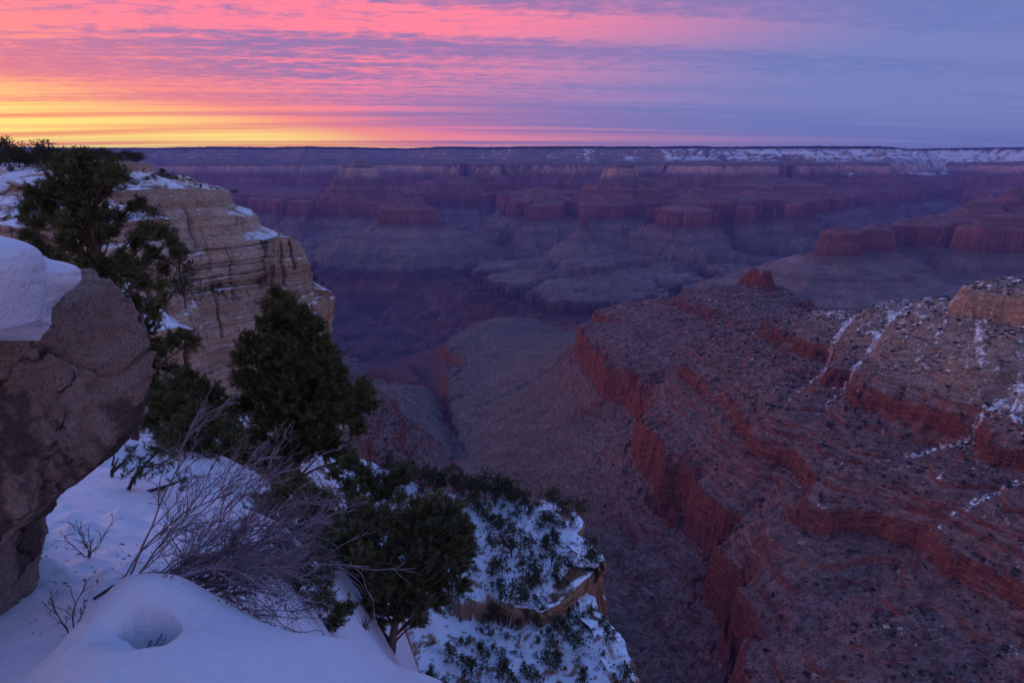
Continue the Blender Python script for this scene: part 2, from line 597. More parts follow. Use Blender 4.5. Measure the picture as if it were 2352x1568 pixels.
wall_form([(-400, 9800), (100, 9300), (300, 9800), (420, 9000), (560, 9600), (640, 8900), (700, 8650), (760, 8950), (850, 8750), (940, 8850), (960, 9700), (1010, 10500), (1090, 10700), (1150, 9900), (1176, 8300), (1230, 7950), (1288, 8200), (1305, 9300),
           (1335, 9700), (1352, 8600), (1385, 8250), (1420, 8750), (1490, 8500), (1540, 7350), (1590, 7150), (1640, 7300), (1652, 8000), (1690, 7600), (1736, 7700), (1748, 8250), (1790, 7900), (1838, 8050), (1868, 9200), (1930, 10200), (2000, 10600), (2080, 11800),
           (2150, 14000), (2195, 14000), (2230, 11000), (2300, 8900), (2400, 8300), (2700, 8300)], -520, 1.5, 1.6, .10)
wall_form([(-300, 12600), (300, 12600), (420, 13300), (500, 12300), (640, 12900), (720, 12300), (760, 13300), (880, 13500), (940, 12400), (1010, 12300), (1060, 12900), (1120, 11300), (1340, 11500), (1380, 13100), (1440, 12300), (1500, 12900), (1560, 12000), (1640, 11400), (1760, 11300), (1880, 11700),
           (1950, 12900), (2050, 12700), (2120, 14500), (2200, 14500), (2280, 12700), (2400, 11900), (2700, 11900)], -250, 1.3, 2.2, .22)
# long spurs that come forward from the far rim
formy((360, 480, 600), 398, 12400, 2600, 0.8)
formy((640, 700, 760), 405, 12600, 2600, 0.8)
formy((900, 960, 1010), 400, 12700, 2600, 0.8)
formy((1560, 1640, 1700), 398, 12300, 2600, 0.8)
formy((1800, 1850, 1900), 392, 12200, 2600, 0.8)
formy((1960, 2020, 2060), 402, 12000, 2600, 0.8)
formy((2330, 2400, 2480), 405, 12500, 2600, 0.8)

# platform on the far side of the river
def plat(pix, z, back):
    f = [atz(px, py, z)[:2] for px, py in pix]
    return np.array(f + back)


PLAT = [
    plat([(-300, 640), (300, 640), (600, 625), (740, 601), (800, 597), (900, 592), (1000, 598), (1050, 606), (1085, 625), (1100, 650), (1150, 668), (1200, 678), (1260, 691), (1330, 697),
          (1400, 696), (1450, 694), (1520, 684), (1600, 672), (1650, 655), (1700, 645), (1740, 628), (1780, 612), (1840, 600), (1800, 585), (1900, 560), (2000, 540)], -1035,
         [(5500, 9000), (6500, 12000), (0, 13000), (-8000, 12000)]),
    plat([(1800, 655), (1860, 690), (1900, 712), (1990, 728), (2080, 732), (2200, 728), (2400, 720), (2700, 700)], -1010,
         [(6500, 5200), (6500, 8300), (4600, 7600), (3600, 7000), (3000, 6300)]),
]
RIM_Z = 268.0
RIM = [(-16000, 16500), (-11000, 15200), (-8200, 16300), (-6200, 15000), (-5200, 16000), (-4100, 14700), (-3300, 15900), (-2500, 16800), (-1800, 15400),
       (-900, 14900), (-300, 15300), (300, 14600), (1100, 15100), (1600, 14500), (2000, 15800), (2400, 14700), (3200, 14900), (3700, 14200), (4200, 15200),
       (4900, 14300), (5600, 14700), (6100, 14300), (6900, 14700), (7500, 14600), (8000, 15200), (8300, 17500), (8900, 18500), (9900, 17900), (10200, 16500), (11500, 15600),
       (14000, 16500), (16000, 30000), (-16000, 30000)]
RIM = np.array(RIM, float)

def steps(*segs):
    out = [600.0]
    for r_to, f, c in segs:                 # grow by f * r + c up to r_to
        while out[-1] < r_to:
            out.append(out[-1] + f * out[-1] + c)
    return np.array(out)


rr = steps((2700, .0019, 0), (4200, .003, 0), (11000, 0, 11.5), (16800, 0, 26), (22500, 0, 110))
NA, NR = 1200, len(rr)
az = np.linspace(R(-47), R(48), NA)
X = (rr[:, None] * np.sin(az)[None, :]).astype(np.float32)
Y = (rr[:, None] * np.cos(az)[None, :]).astype(np.float32)


def far_u(x, y):
    """u and region (0 floor, 1 platform, 2 butte, 3 rim) of the far half"""
    wx = x + 130 * fbm2(x / 1400, y / 1400, 3) ; wy = y + 130 * fbm2(x / 1400 + 50, y / 1400, 3)
    rid = fbm2(x / 520, y / 520, 4, 0.5, True)
    rid2 = fbm2(x / 260 + 31, y / 260, 4, 0.55, True)
    jag = 150 * fbm2(x / 900 + 9, y / 900, 2) + 60 * fbm2(x / 260, y / 260 + 4, 3)
    lowu = float(inv(FAR, -1035.0))
    jit = fbm2(x / 130, y / 130 + 7, 3, .6) + .8 * np.abs(fbm2(x / 210 + 4, y / 210, 2))
    reg = np.zeros(x.shape, np.int8)
    # platform and gorge
    u = np.full(x.shape, -2200.0, np.float32)
    for P in PLAT:
        d = poly_sdf(wx, wy, P) + 0.8 * jag + 110 * rid + 80 * jit + 50 * fbm2(x / 200, y / 200, 3) + 30 * fbm2(x / 60, y / 60, 3)
        inside = np.clip(-d, 0, None)
        top = np.minimum(inside * 0.075, 90 + 0.02 * inside) + 14 * rid * np.clip(inside / 300, 0, 1)
        side = np.where(d < 18, -d * 6.2, -112 - (d - 18) * 0.40)
        h = lowu + np.where(d < 0, top, side + (75 * rid2 + 95 * rid) * np.clip(d / 220, 0, 1))
        reg = np.where((h > u) & (d < 0), 1, reg)
        u = np.maximum(u, h)
    cut = fbm2(wx / 1300 + 7, wy / 1300, 6, .55)
    u = u - 190 * np.clip(1 - np.abs(cut) / .12, 0, 1) ** 1.2 * (reg == 1) + (26 * rid2 + 22 * rid) * (reg == 1)
    floor_u = float(inv(FAR, -1400.0)) + 60 * rid2 + 80 * rid
    u = np.maximum(u, floor_u)
    for name, P, z, k, amp, rise in FORMS:
        ut = float(inv(FAR, z))
        lo, hi = P.min(0) - 2300, P.max(0) + 2300
        m = (x > lo[0]) & (x < hi[0]) & (y > lo[1]) & (y < hi[1])
        if not m.any():
            continue
        d = poly_sdf(wx[m] * .5 + x[m] * .5, wy[m] * .5 + y[m] * .5, P)
        sp = np.clip(d / 350, 0, 1)
        peak = np.ptp(P[:, 0]) < 260 and name != 'wall'
        d2 = d + amp * (0.34 * jag[m] * (np.clip(d / 300, 0, 1) if peak else np.clip((d + 60) / 150, 0, 1)) - sp * 130 * (rid[m]) - sp * 60 * rid2[m] + 26 * jit[m] * (np.clip(d / 120, 0, 1) if peak else np.clip((d + 40) / 80, 0, 1)))
        if name == 'wall':
            nv = np.abs(fbm2(wx[m] / 2000 + 2, wy[m] / 2000, 4)) + .25 * np.clip(rid[m] + .3, 0, 1) * .3
            d2 = d2 + 950 * np.clip(1 - nv / .20, 0, 1) ** 1.3 * np.clip((d + 2500) / 800, 0, 1)
            d = np.maximum(d, d2 * .999 - 300)
        h = ut - k * np.clip(d2, 0, None) + (np.clip(-d, 0, 800) * rise if name != 'wall' else np.clip(-d, 0, 120) * .12 + np.clip(-d - 120, 0, 320) * rise + np.clip(-d - 440, 0, 600) * .03) + (12 * rid[m] + 14 * rid2[m]) * np.clip(-d / 120, 0, 1)
        um = u[m]; rg = reg[m]
        rg = np.where((h > um), 2, rg)
        u[m] = np.maximum(um, h); reg[m] = rg
    d = poly_sdf(x + 3.2 * (wx - x), y + 3.2 * (wy - y), RIM)
    sp = np.clip(d / 500, 0, 1)
    d2 = d + 1.6 * jag - sp * 420 * fbm2(x / 1500, y / 1500 + 3, 4, 0.5, True) - sp * 90 * rid
    h = float(inv(FAR, RIM_Z)) - 0.42 * np.clip(d2, 0, None) + 8 * fbm2(x / 900, y / 900, 3)
    reg = np.where(h > u, 3, reg)
    u = np.maximum(u, h)
    u = u + 9 * rid2 + 8 * fbm2(x / 110, y / 110, 4, .6)
    return u, reg


Zf = np.full(X.shape, -1400.0, np.float32)
reg = np.zeros(X.shape, np.int8)
iy = int(np.searchsorted(rr, 3600))
uf, rg = far_u(X[iy:], Y[iy:])
Zf[iy:] = fwd(FAR, uf); reg[iy:] = rg
# the left pyramid has worn to an even slope
_ku = np.exp(-(np.arange(-150, 151) / 62.0) ** 2); _ku /= _ku.sum()
_uu = np.arange(FAR[0][0] + 200, FAR[0][-1] - 200, 1.0)
_us = np.interp(_uu, *FAR); _us2 = np.convolve(_us, _ku, 'same'); _us2[:160] = _us[:160]; _us2[-160:] = _us[-160:]
pc = aty(822, 372, 9280)
soft = (.8 * np.exp(-((X[iy:] - pc[0]) ** 2 + (Y[iy:] - pc[1]) ** 2) / 520.0 ** 2)).astype(np.float32)
Zf[iy:] = Zf[iy:] * (1 - soft) + np.interp(uf, _uu, _us2) * soft
iy2 = int(np.searchsorted(rr, 6500))
xm, ym = X[:iy2], Y[:iy2]
um = mid_u(xm, ym)
gd = gully_dist(xm, ym)
fade = np.clip((um + 700) / 100, 0.25, 1)                    # calmer on the platform
near = np.clip(1.0 - (np.hypot(xm, ym) - 2600) / 1500, 0.0, 1)
um = um + near * (fade * (9 * fbm2(xm / 230, ym / 230, 3, 0.55, True) + 6 * fbm2(xm / 75, ym / 75, 3, 0.55) + 4.5 * fbm2(xm / 26, ym / 26, 3, .6) + 1.6 * fbm2(xm / 8, ym / 8, 2)))
um = um - 16 * np.exp(-(gd / 26) ** 2) * fade - 5
wd_ = gully_dist(xm + 12 * fbm2(xm / 60, ym / 60, 3), ym + 12 * fbm2(xm / 60 + 9, ym / 60, 3), WASHES)
um = um - 15 * np.exp(-(wd_ / 22) ** 2)
_sp = [atz(*p) for p in SIDE]
xw = xm + 26 * fbm2(xm / 130, ym / 130, 3); yw = ym + 26 * fbm2(xm / 130 + 5, ym / 130, 3)
for a_, b_ in zip(_sp[:-1], _sp[1:]):
    dd_, tt_ = seg_dist(xw, yw, a_, b_)
    fl = inv(MID, a_[2] - 25) * (1 - tt_) + inv(MID, b_[2] - 25) * tt_
    um = np.minimum(um, fl + np.maximum(dd_ - 12, 0) * .85)
for a_, b_ in zip(RIVER[:-1], RIVER[1:]):
    dd_, tt_ = seg_dist(xw, yw, a_, b_)
    um = np.minimum(um, float(inv(MID, -1380)) + np.maximum(dd_ - 20, 0) * .80 + 60 * fbm2(xm / 240, ym / 240, 4, .55, True) * np.clip(dd_ / 200, 0, 1) * (dd_ < 1200))
um = um + 16 * fbm2(xm / 70, ym / 70, 4, .55, True) * sstep(xm, 130, 200) * (1 - sstep(ym, 1150, 1450)) * (um < float(inv(MID, -660.)))
um = um + (1 - near) * (10 * fbm2(xm / 300, ym / 300, 4, 0.5, True))
# small ribs down the valley side
rib = fbm2((xm * .8 + ym * .6) / 55, (ym * .8 - xm * .6) / 420, 3, 0.5, True)
um = um + 2.2 * rib * sstep(um, float(inv(MID, -900.)), float(inv(MID, -860.))) * (um < float(inv(MID, -668.)))
Zm = fwd(MID, um).astype(np.float32)
talus = sstep(fbm2(xm / 85 + 3, ym / 85, 3) + .45 * fbm2(xm / 24, ym / 24, 3), -0.02, 0.28) * ((um > float(inv(MID, -560.))) | (um < float(inv(MID, -665.)))) * sstep(-um, 250, 300)
Zm = (Zm * (1 - .8 * talus) + np.interp(um, *_sm) * .8 * talus).astype(np.float32)
Zm += near * fade * (2.0 * fbm2(xm / 11, ym / 11, 3, .6) + 1.2 * fbm2(xm / 4.0, ym / 4.0, 2) + .8 * np.clip(fbm2(xm / 5 + 9, ym / 5, 2) - .25, 0, 1) * 6)
# the butte block on the crest
bq = atz(1742, 645, -410)
bd = np.abs((xm - bq[0]) * .9 + (ym - bq[1]) * .43) / 25, np.abs((ym - bq[1]) * .9 - (xm - bq[0]) * .43) / 52
bdd = np.maximum(*bd) + 0.25 * fbm2(xm / 30, ym / 30, 3)
Zm = np.maximum(Zm, np.where(bdd < 1.6, -370 - 92 * np.clip((bdd - 0.62) / 0.8, 0, 1) ** 1.2 + 6 * fbm2(xm / 14, ym / 14, 3), -2000))
is_mid = np.zeros(X.shape, bool)
is_mid[:iy2] = Zm >= Zf[:iy2]
Zf[:iy2] = np.maximum(Zm, Zf[:iy2])
Z = Zf

# ---- colours of the beds (real surface colours; nothing here depends on light)
gz_r, gz_a = np.gradient(Z)
dr = np.gradient(rr)[:, None]
da = (az[1] - az[0]) * rr[:, None]
slope = np.hypot(gz_r / dr, gz_a / da)
wob = (10 * fbm2(X / 160, Y / 160, 3)).astype(np.float32)
zz = Z + wob * (slope < 2)
C = np.zeros(X.shape + (3,), np.float32)


def ramp(z, stops):
    zs = np.array([s[0] for s in stops], float); cs = np.array([s[1] for s in stops], float)
    o = np.argsort(zs)
    return np.stack([np.interp(z, zs[o], cs[o, i]) for i in range(3)], -1)


far_stops = [(300, (.05, .055, .05)), (240, (.06, .06, .055)), (225, (.25, .20, .18)), (100, (.27, .21, .19)), (60, (.24, .19, .17)), (-85, (.22, .165, .145)), (-95, (.42, .27, .215)), (-222, (.38, .24, .19)),
             (-232, (.21, .115, .095)), (-310, (.23, .11, .09)), (-420, (.24, .11, .09)), (-520, (.235, .105, .085)), (-535, (.25, .105, .085)), (-672, (.25, .11, .09)), (-690, (.17, .12, .105)), (-740, (.20, .145, .125)),
             (-960, (.19, .145, .125)), (-1035, (.15, .118, .108)), (-1052, (.095, .06, .058)), (-1120, (.10, .06, .06)), (-1160, (.17, .08, .07)), (-1250, (.115, .065, .067)), (-1400, (.075, .055, .065))]
C[:] = ramp(zz, far_stops)
# red beds come and go, debris pales the slopes
pt = fbm2(X / 700, Y / 700, 4)[..., None] + .8 * fbm2(X / 160 + 3, Y / 160, 4)[..., None]
C *= 1 + 0.45 * pt
slf = sstep(slope, 0.4, 1.2)[..., None]
_bz2 = np.arange(-1600, 400, 1.0)
_bb2 = 1.0 * fbm2(_bz2 / 34, _bz2 * 0 + 3, 3) + .9 * fbm2(_bz2 / 90, _bz2 * 0 + 8, 2)
C *= 1 + np.where(Z > -690, .75, .42)[..., None] * np.interp(Z + .5 * wob, _bz2, _bb2)[..., None] * ((Z > -1030) | (Z < -1045))[..., None]
deb = np.array([.16, .115, .10], np.float32)
C = np.where((Z > -700)[..., None] & (Z < 50)[..., None], C * (0.6 + 0.4 * slf) + deb * 0.4 * (1 - slf), C)

mid_stops = [(-100, (.23, .18, .14)), (-222, (.26, .19, .15)), (-228, (.37, .235, .17)), (-266, (.34, .20, .14)), (-272, (.25, .185, .15)), (-300, (.26, .19, .155)), (-350, (.25, .17, .14)), (-372, (.22, .11, .085)),
             (-378, (.18, .064, .054)), (-408, (.17, .06, .05)), (-420, (.19, .085, .07)), (-466, (.195, .09, .075)), (-472, (.18, .068, .056)), (-500, (.17, .066, .054)), (-512, (.20, .10, .085)), (-556, (.21, .105, .09)),
             (-566, (.22, .095, .08)), (-572, (.25, .085, .066)), (-650, (.22, .076, .06)), (-664, (.20, .10, .085)), (-700, (.155, .105, .09)), (-780, (.145, .108, .092)), (-930, (.135, .11, .098)), (-965, (.13, .105, .095)),
             (-975, (.19, .075, .06)), (-1030, (.14, .065, .055)), (-1050, (.10, .06, .06)), (-1400, (.08, .06, .07))]
Cm = ramp(zz, mid_stops)
slm = sstep(slope, 0.7, 1.6)[..., None]
inband = ((Z < -355) & (Z > -700))[..., None]
grd = np.array([.175, .118, .108], np.float32) * (1 + 0.25 * fbm2(X / 60, Y / 60, 3)[..., None])
Cm = np.where(inband, Cm * (0.25 + 0.75 * slm) + grd * 0.75 * (1 - slm), Cm)
cliffred = np.array([.18, .056, .048], np.float32) * (1 + 0.3 * fbm2(X / 25 + Z / 9, Y / 25, 3)[..., None])
Cm = np.where(inband, Cm + (cliffred - Cm) * 0.5 * slm, Cm)
stripe = fbm2((X * .8 + Y * .6) / 30, (Y * .8 - X * .6) / 300, 3)[..., None]
Cm = np.where((Z < -690)[..., None] & (Z > -930)[..., None], Cm * (1 + 0.28 * stripe + .3 * fbm2(X / 120, Y / 120, 4)[..., None]), Cm)
_bz = np.arange(-1500, 300, .5)
_bb = (.55 * fbm2(_bz / 3.1, _bz * 0, 3) + .6 * fbm2(_bz / 11, _bz * 0 + 5, 3))
bedc = np.interp(Z + .25 * wob, _bz, _bb)[..., None]
Cm = np.where(inband, Cm * (1 + bedc * (.35 + .5 * slm)), Cm)
Cm *= 1 + 0.35 * fbm2(X / 14, Y / 14, 4, .6)[..., None]
pale = sstep(fbm2(X / 6.5 + 3, Y / 6.5, 3, .6), .42, .55)[..., None] * inband
Cm = Cm * (1 - .55 * pale) + np.array([.30, .22, .19]) * .55 * pale
C = np.where(is_mid[..., None], Cm, C)

# snow
SN = np.array([.78, .80, .84], np.float32)
sn = np.zeros(X.shape, np.float32)
azn = (az / R(37))[None, :]
n1 = fbm2(X / 420, Y / 420, 4); n2 = fbm2(X / 110 + 8, Y / 110, 3)
ledge = 1 - sstep(slope, 0.55, 1.1)
wR = 0.10 + 0.9 * sstep(azn, -0.35, 0.75)
far_sn = (reg == 3) * sstep(Z, -80, 60) * (Z < RIM_Z - 54) * np.clip(ledge + .25, 0, 1) * sstep(n1 + 1.0 * n2 + (wR - .74) * 1.1, -0.05, 0.35)
far_sn2 = (reg == 3) * sstep(Z, -330, -250) * (Z < -226) * sstep(n1 * .6 + n2 + (wR - .95) * 2.2, -0.1, 0.4) * ledge
far_sn3 = (reg == 3) * sstep(Z, -300, -100) * sstep(azn, .70, .9) * sstep(n2 + .3, -0.1, 0.4)
sn = np.maximum.reduce([far_sn, far_sn2, far_sn3])
# ridge: snow lies in the gullies and on the shaded upper slope
h1 = fbm2(X / 26, Y / 26, 3); h2 = fbm2(X / 5, Y / 5, 3)
gdn = np.full(X.shape, 1e6, np.float32); gdn[:iy2] = gd
pat = h1 * .8 + h2 * 1.0
diag = fbm2((X * .5 + Y * .86) / 110, (Y * .5 - X * .86) / 16, 3)
up = sstep(Z, -410, -350) * sstep(X, 620, 760)
g_sn = np.exp(-((gdn + 5 * h1) / 6.5) ** 2) * sstep(X, 480, 650)
s_mid = sstep(pat + g_sn * (.72 + 1.1 * h2) + diag * .8 * up + up * 0.30, 0.62, 0.85) * sstep(Z, -560, -500) * np.clip(ledge + .3, 0, 1)
sn = np.where(is_mid & (X > 0), s_mid * (X > 420), sn)
spur = is_mid & (X < 0)
sn = np.where(spur, sstep(pat, .85, 1.0) * sstep(Z, -520, -450) * ledge, sn)
C = C * (1 - sn[..., None]) + SN * sn[..., None]
forest = (reg == 3) * sstep(Z, RIM_Z - 58, RIM_Z - 46)
C = C * (1 - forest[..., None]) + np.array([.03, .035, .035], np.float32) * forest[..., None]
C = np.clip(C, 0.01, 0.9)

mat_terrain, nb = new_mat("canyon_rock")
at = nb.n('ShaderNodeVertexColor', layer_name="col")
geo = nb.n('ShaderNodeNewGeometry')
pos = geo.outputs['Position']
v1 = nb.noise(nb.scalev(pos, (.05, .05, .35)), 1.0, 6.0, 0.65)
v2 = nb.noise(nb.scalev(pos, (.35, .35, .5)), 1.0, 4.0, 0.6)
k = nb.m('ADD', nb.m('MULTIPLY', nb.ss(v1, .30, .70), 0.9), nb.m('ADD', nb.m('MULTIPLY', nb.ss(v2, .3, .7), 0.55), 0.30))
c = nb.mix(1.0, at.outputs[0], nb.n('ShaderNodeCombineXYZ').outputs[0], 'MIX') if False else at.outputs[0]
mul = nb.n('ShaderNodeVectorMath', operation='SCALE')
nb.put(mul.inputs[0], c); nb.put(mul.inputs['Scale'], k)
finish(nb, mul.outputs[0], 0.95, v1, 0.6, 6.0, 0.05)

V = np.stack([X, Y, Z], -1).reshape(-1, 3)
GF = grid_faces(NR, NA)
fr = GF[:, 0]
ridx = np.arange(NR)[:, None] + np.zeros((1, NA), int)
regf = reg.ravel()[fr]; midf = is_mid.ravel()[fr]
Zc = Z.ravel()[fr]; Xc = X.ravel()[fr]; Yc = Y.ravel()[fr]
cls = np.full(len(GF), 0)
cls[(regf == 1)] = 1
cls[(regf == 2)] = 2
cls[(regf == 3)] = 3
cls[midf] = 4
u_red = (Zc > -672) & (Xc > 120)
cls[midf & u_red] = 5
cls[midf & (Zc > -672) & (Xc < 60)] = 6
Cf = C.reshape(-1, 3)
for ci, nm in ((0, 'gorge'), (1, 'plateau'), (2, 'buttes_terrain'), (3, 'canyon_rim'), (4, 'valley'), (5, 'red_ridge'), (6, 'red_spur')):
    fs = GF[cls == ci]
    if not len(fs):
        continue
    used = np.unique(fs)
    mp = np.zeros(len(V), np.int32); mp[used] = np.arange(len(used))
    o = np_mesh(nm, V[used], mp[fs], mat_terrain, Cf[used], smooth=False)
    tag(o, kind='structure')

# ================================================================== NEAR GROUND (snow slope, mound, bench)
NEAR = [
    # left snow slope behind the mound: (px, py, z)
    (-200, 1560, -1.75), (20, 1520, -1.74), (60, 1400, -1.80), (80, 1270, -1.92), (160, 1200, -2.12), (250, 1110, -2.45), (330, 1070, -2.75), (400, 1150, -2.55), (300, 1250, -2.10),
    (450, 1300, -2.25), (600, 1380, -2.45), (500, 1180, -2.9), (700, 1300, -3.3), (650, 1200, -3.9), (140, 1440, -1.72), (-100, 1250, -1.9), (0, 1100, -2.3),
    # snow shelf right of the mound and its lip
    (790, 1478, -4.2), (840, 1482, -4.3), (880, 1510, -4.4), (940, 1540, -4.4), (1005, 1566, -4.3), (850, 1568, -3.6), (950, 1620, -3.8),
    # falling slope with the trees
    (460, 1060, -4.0), (560, 1100, -5.2), (690, 1150, -6.6), (780, 1270, -5.8), (800, 1390, -5.3), (840, 1445, -5.2), (200, 990, -3.6), (0, 960, -3.0), (340, 1040, -4.6),
    (420, 1020, -7.5), (505, 925, -27.0), (540, 915, -30.0), (430, 1000, -34.0), (600, 1000, -36), (350, 1000, -32),
]
NEAR_XYZ = [(.6, 2.2, -3.6), (1.5, 3, -5), (3, 5, -9), (4, 10, -18), (3, 20, -34), (6, 40, -60), (20, 30, -75), (20, 60, -95), (10, 90, -80), (40, 100, -140), (0, 130, -95), (-20, 120, -66),
            (-50, 110, -45), (-80, 90, -40), (-60, 60, -28), (-40, 40, -20), (-90, 50, -24), (-20, 8, -3.0), (-4, 2.5, -1.8), (-8, 5, -2.2), (-5, 1, -1.7), (-35, 20, -9),
            (-1.2, 10, -10.5), (-2.4, 20, -21), (-4, 35, -37), (-6.5, 55, -58), (-2, 15, -15.5), (-5.2, 25, -19), (-8.4, 40, -34), (-13, 60, -52), (-3.2, 15, -9.5), (-17, 85, -66),
            (-8, 25, -17), (-13, 40, -29), (-25, 75, -46), (-11, 25, -15), (-18, 40, -23), (-16, 25, -13), (-4, 8, -4.3), (-6, 12, -6.8), (-10, 20, -11.5), (-15, 30, -18), (-4.7, 8, -4.2), (-7.1, 12, -6.6), (-3.4, 8, -4.9), (-5, 12, -7.6), (-12, 20, -11)]
_nc = np.array([atz(*p) for p in NEAR] + NEAR_XYZ)
# distances span 1 m to 140 m: fit in log-polar plan
def lp(x, y):
    r = np.hypot(x, y); a = np.arctan2(x, y)
    return np.stack([np.log(r) * 0.6, a], -1)
_nP = lp(_nc[:, 0], _nc[:, 1])
_ndep = np.log(-_nc[:, 2])
_nw = tps_fit(_nP, _ndep, 0.0006)


def near_slope(x, y):
    q = lp(x, y)
    out = np.zeros(x.shape)
    for i in range(len(_nP)):
        out += _nw[i] * _tps((q[..., 0] - _nP[i, 0]) ** 2 + (q[..., 1] - _nP[i, 1]) ** 2)
    n = len(_nP)
    return -np.exp(np.clip(out + _nw[n] + _nw[n + 1] * q[..., 0] + _nw[n + 2] * q[..., 1], -1, 5.3))


MZ = -1.50
MOUND = np.array([atz(px, py, MZ)[:2] for px, py in [(90, 1750), (130, 1600), (175, 1500), (225, 1410), (300, 1352), (380, 1350), (470, 1402), (560, 1432), (640, 1446), (715, 1450),
                                                     (765, 1480), (795, 1530), (812, 1580), (830, 1750)]])
HOLE = atz(338, 1436, -1.50)
BUMP = atz(340, 1345, -1.50)
BU = np.array([atz(px, py, -56)[:2] for px, py in [(700, 1010), (860, 1060), (960, 1108), (1080, 1138), (1200, 1148), (1285, 1160), (1318, 1176), (1334, 1200), (1322, 1232), (1352, 1246), (1378, 1284), (1352, 1322), (1296, 1372),
                                                   (1240, 1402), (1180, 1398), (1130, 1372), (1060, 1380), (960, 1330), (800, 1200)]])
BL = np.array([atz(px, py, -58.6)[:2] for px, py in [(850, 1250), (1000, 1280), (1200, 1310), (1320, 1360), (1372, 1372), (1385, 1420), (1412, 1450), (1432, 1505), (1452, 1540), (1462, 1600), (1400, 1800), (700, 1800), (700, 1400)]])


_q = np.random.RandomState(91)
CLODS = []
for _i in range(150):
    _p = atz(_q.uniform(60, 520), _q.uniform(1090, 1500), -2.1)
    _r = _q.uniform(.015, .06) * (1 + .3 * (_p[1] - 2))
    CLODS.append((_p[0], _p[1], _r, _r * _q.uniform(.3, .8)))


def near_h(x, y):
    h = near_slope(x, y)
    r = np.hypot(x, y)
    kind = np.zeros(x.shape, np.int8)
    h = h + np.clip(r / 14, 0, 1) * 0.5 * fbm2(x / 5, y / 5, 3) * np.clip(r / 20, .3, 2) + 0.05 * fbm2(x / 1.1, y / 1.1, 3) * np.clip(r / 3, 0, 1)
    # small clods and hummocks of the snow
    for cx_, cy_, cr_, ch_ in CLODS:
        m_ = (np.abs(x - cx_) < 3 * cr_) & (np.abs(y - cy_) < 3 * cr_)
        if m_.any():
            h[m_] += ch_ * np.exp(-((x[m_] - cx_) ** 2 + (y[m_] - cy_) ** 2) / cr_ ** 2)
    h = h + .035 * fbm2(x / .45, y / .6, 4) * (r < 9)
    # mound
    d = poly_sdf(x, y, MOUND) + 0.03 * fbm2(x / .5, y / .5, 2)
    t = np.clip(d + 0.16, 0, None)
    mz = MZ + 0.045 * np.clip(-d, 0, .5) - np.where(t < .5, 1.35 * t * t, 0.3375 + 1.35 * (t - .5))
    mz = mz + 0.10 * np.exp(-(((x - BUMP[0]) / .24) ** 2 + ((y - BUMP[1]) / .17) ** 2)) + 0.016 * fbm2(x / .35, y / .35, 3) + .006 * fbm2(x / .09, y / .13, 3) + 0.02 * fbm2(x / .8 + 5, y / .8, 2)
    e = np.hypot((x - HOLE[0]) / .098, (y - HOLE[1]) / .062) + 0.42 * fbm2(x / .10, y / .085, 3)
    mz = mz - 0.26 * sstep(-e - .25 * np.clip((HOLE[1] - y) / .06, -1, 1), -1.0, -.66) - 0.05 * sstep(-e, -2.2, -.9)
    kind = np.where(mz > h, 1, kind)
    k = 0.06                                        # soft union near the feet
    hh = np.clip(0.5 + 0.5 * (mz - h) / k, 0, 1)
    h = np.where(r < 8, h * (1 - hh) + mz * hh + k * hh * (1 - hh), h)
    # bench far below
    jx = 0.5 * fbm2(x / 6, y / 6, 3) + .4
    bump = 0.6 * fbm2(x / 5, y / 5, 4) + 0.35 * fbm2(x / 1.6, y / 1.6, 3)
    led = fbm2(x / 7 + 4, y / 7, 2)
    for P, z in ((BU, -56.0), (BL, -58.6)):
        d = poly_sdf(x, y, P) + jx
        out = np.clip(d, 0, None)
        fall = np.where(out < .5, out * 2, 1.0 + (out - .5) * 14)
        b = z + (2.2 * sstep(-x, 4.0, 14.0) if z < -57 else 0) + bump + 1.1 * led * (d < 0) - fall
        kind = np.where(b > h, 2, kind)
        h = np.where(r > 25, np.maximum(h, b), h)
    return h, kind


nA, nR = 760, 900
naz = np.linspace(R(-54), R(30), nA)
nrr = 1.15 * (150 / 1.15) ** (np.linspace(0, 1, nR))
NX = nrr[:, None] * np.sin(naz)[None, :]; NY = nrr[:, None] * np.cos(naz)[None, :]
NZ, NK = near_h(NX, NY)
g1, g2 = np.gradient(NZ)
nslope = np.hypot(g1 / np.gradient(nrr)[:, None], g2 / ((naz[1] - naz[0]) * nrr[:, None]))
rockn = fbm2(NX / 3.0, NY / 3.0, 4)
thr = np.where(nrr[:, None] < 30, 2.6, 1.5) + 0.6 * rockn
snowm = 1 - sstep(nslope, thr - .1, thr + .25)
snowm = np.where(nrr[:, None] < 13, 1.0, snowm)
pn_ = fbm2(NX / 2.6 + 3, NY / 2.6, 4) + .5 * fbm2(NX / .9, NY / .9, 2)
snowm = np.where(nrr[:, None] > 35, snowm * (1 - sstep(pn_ + .2 * (NK == 0) + .05 * (NK == 2) + .25 * fbm2(NX / .7, NY / .7, 2), .24, .36)), snowm)
eh = np.hypot((NX - HOLE[0] - .02) / .07, (NY - HOLE[1] + .01) / .05) + .25 * fbm2(NX / .04, NY / .04, 2)
snowm = np.where(nrr[:, None] < 4, snowm * sstep(eh, .55, .75), snowm)
rockc = np.array([.27, .16, .11]) * (1 + .5 * fbm2(NX / 2 + NZ / 1.5, NY / 2, 3)[..., None])
rockc = rockc * np.where(fbm2(NX / 1.2, NY / 1.2 + NZ / .8, 3)[..., None] > .25, .35, 1)
NC = np.clip(np.array([.66, .70, .77]) * snowm[..., None] + rockc * (1 - snowm[..., None]), .01, .9)

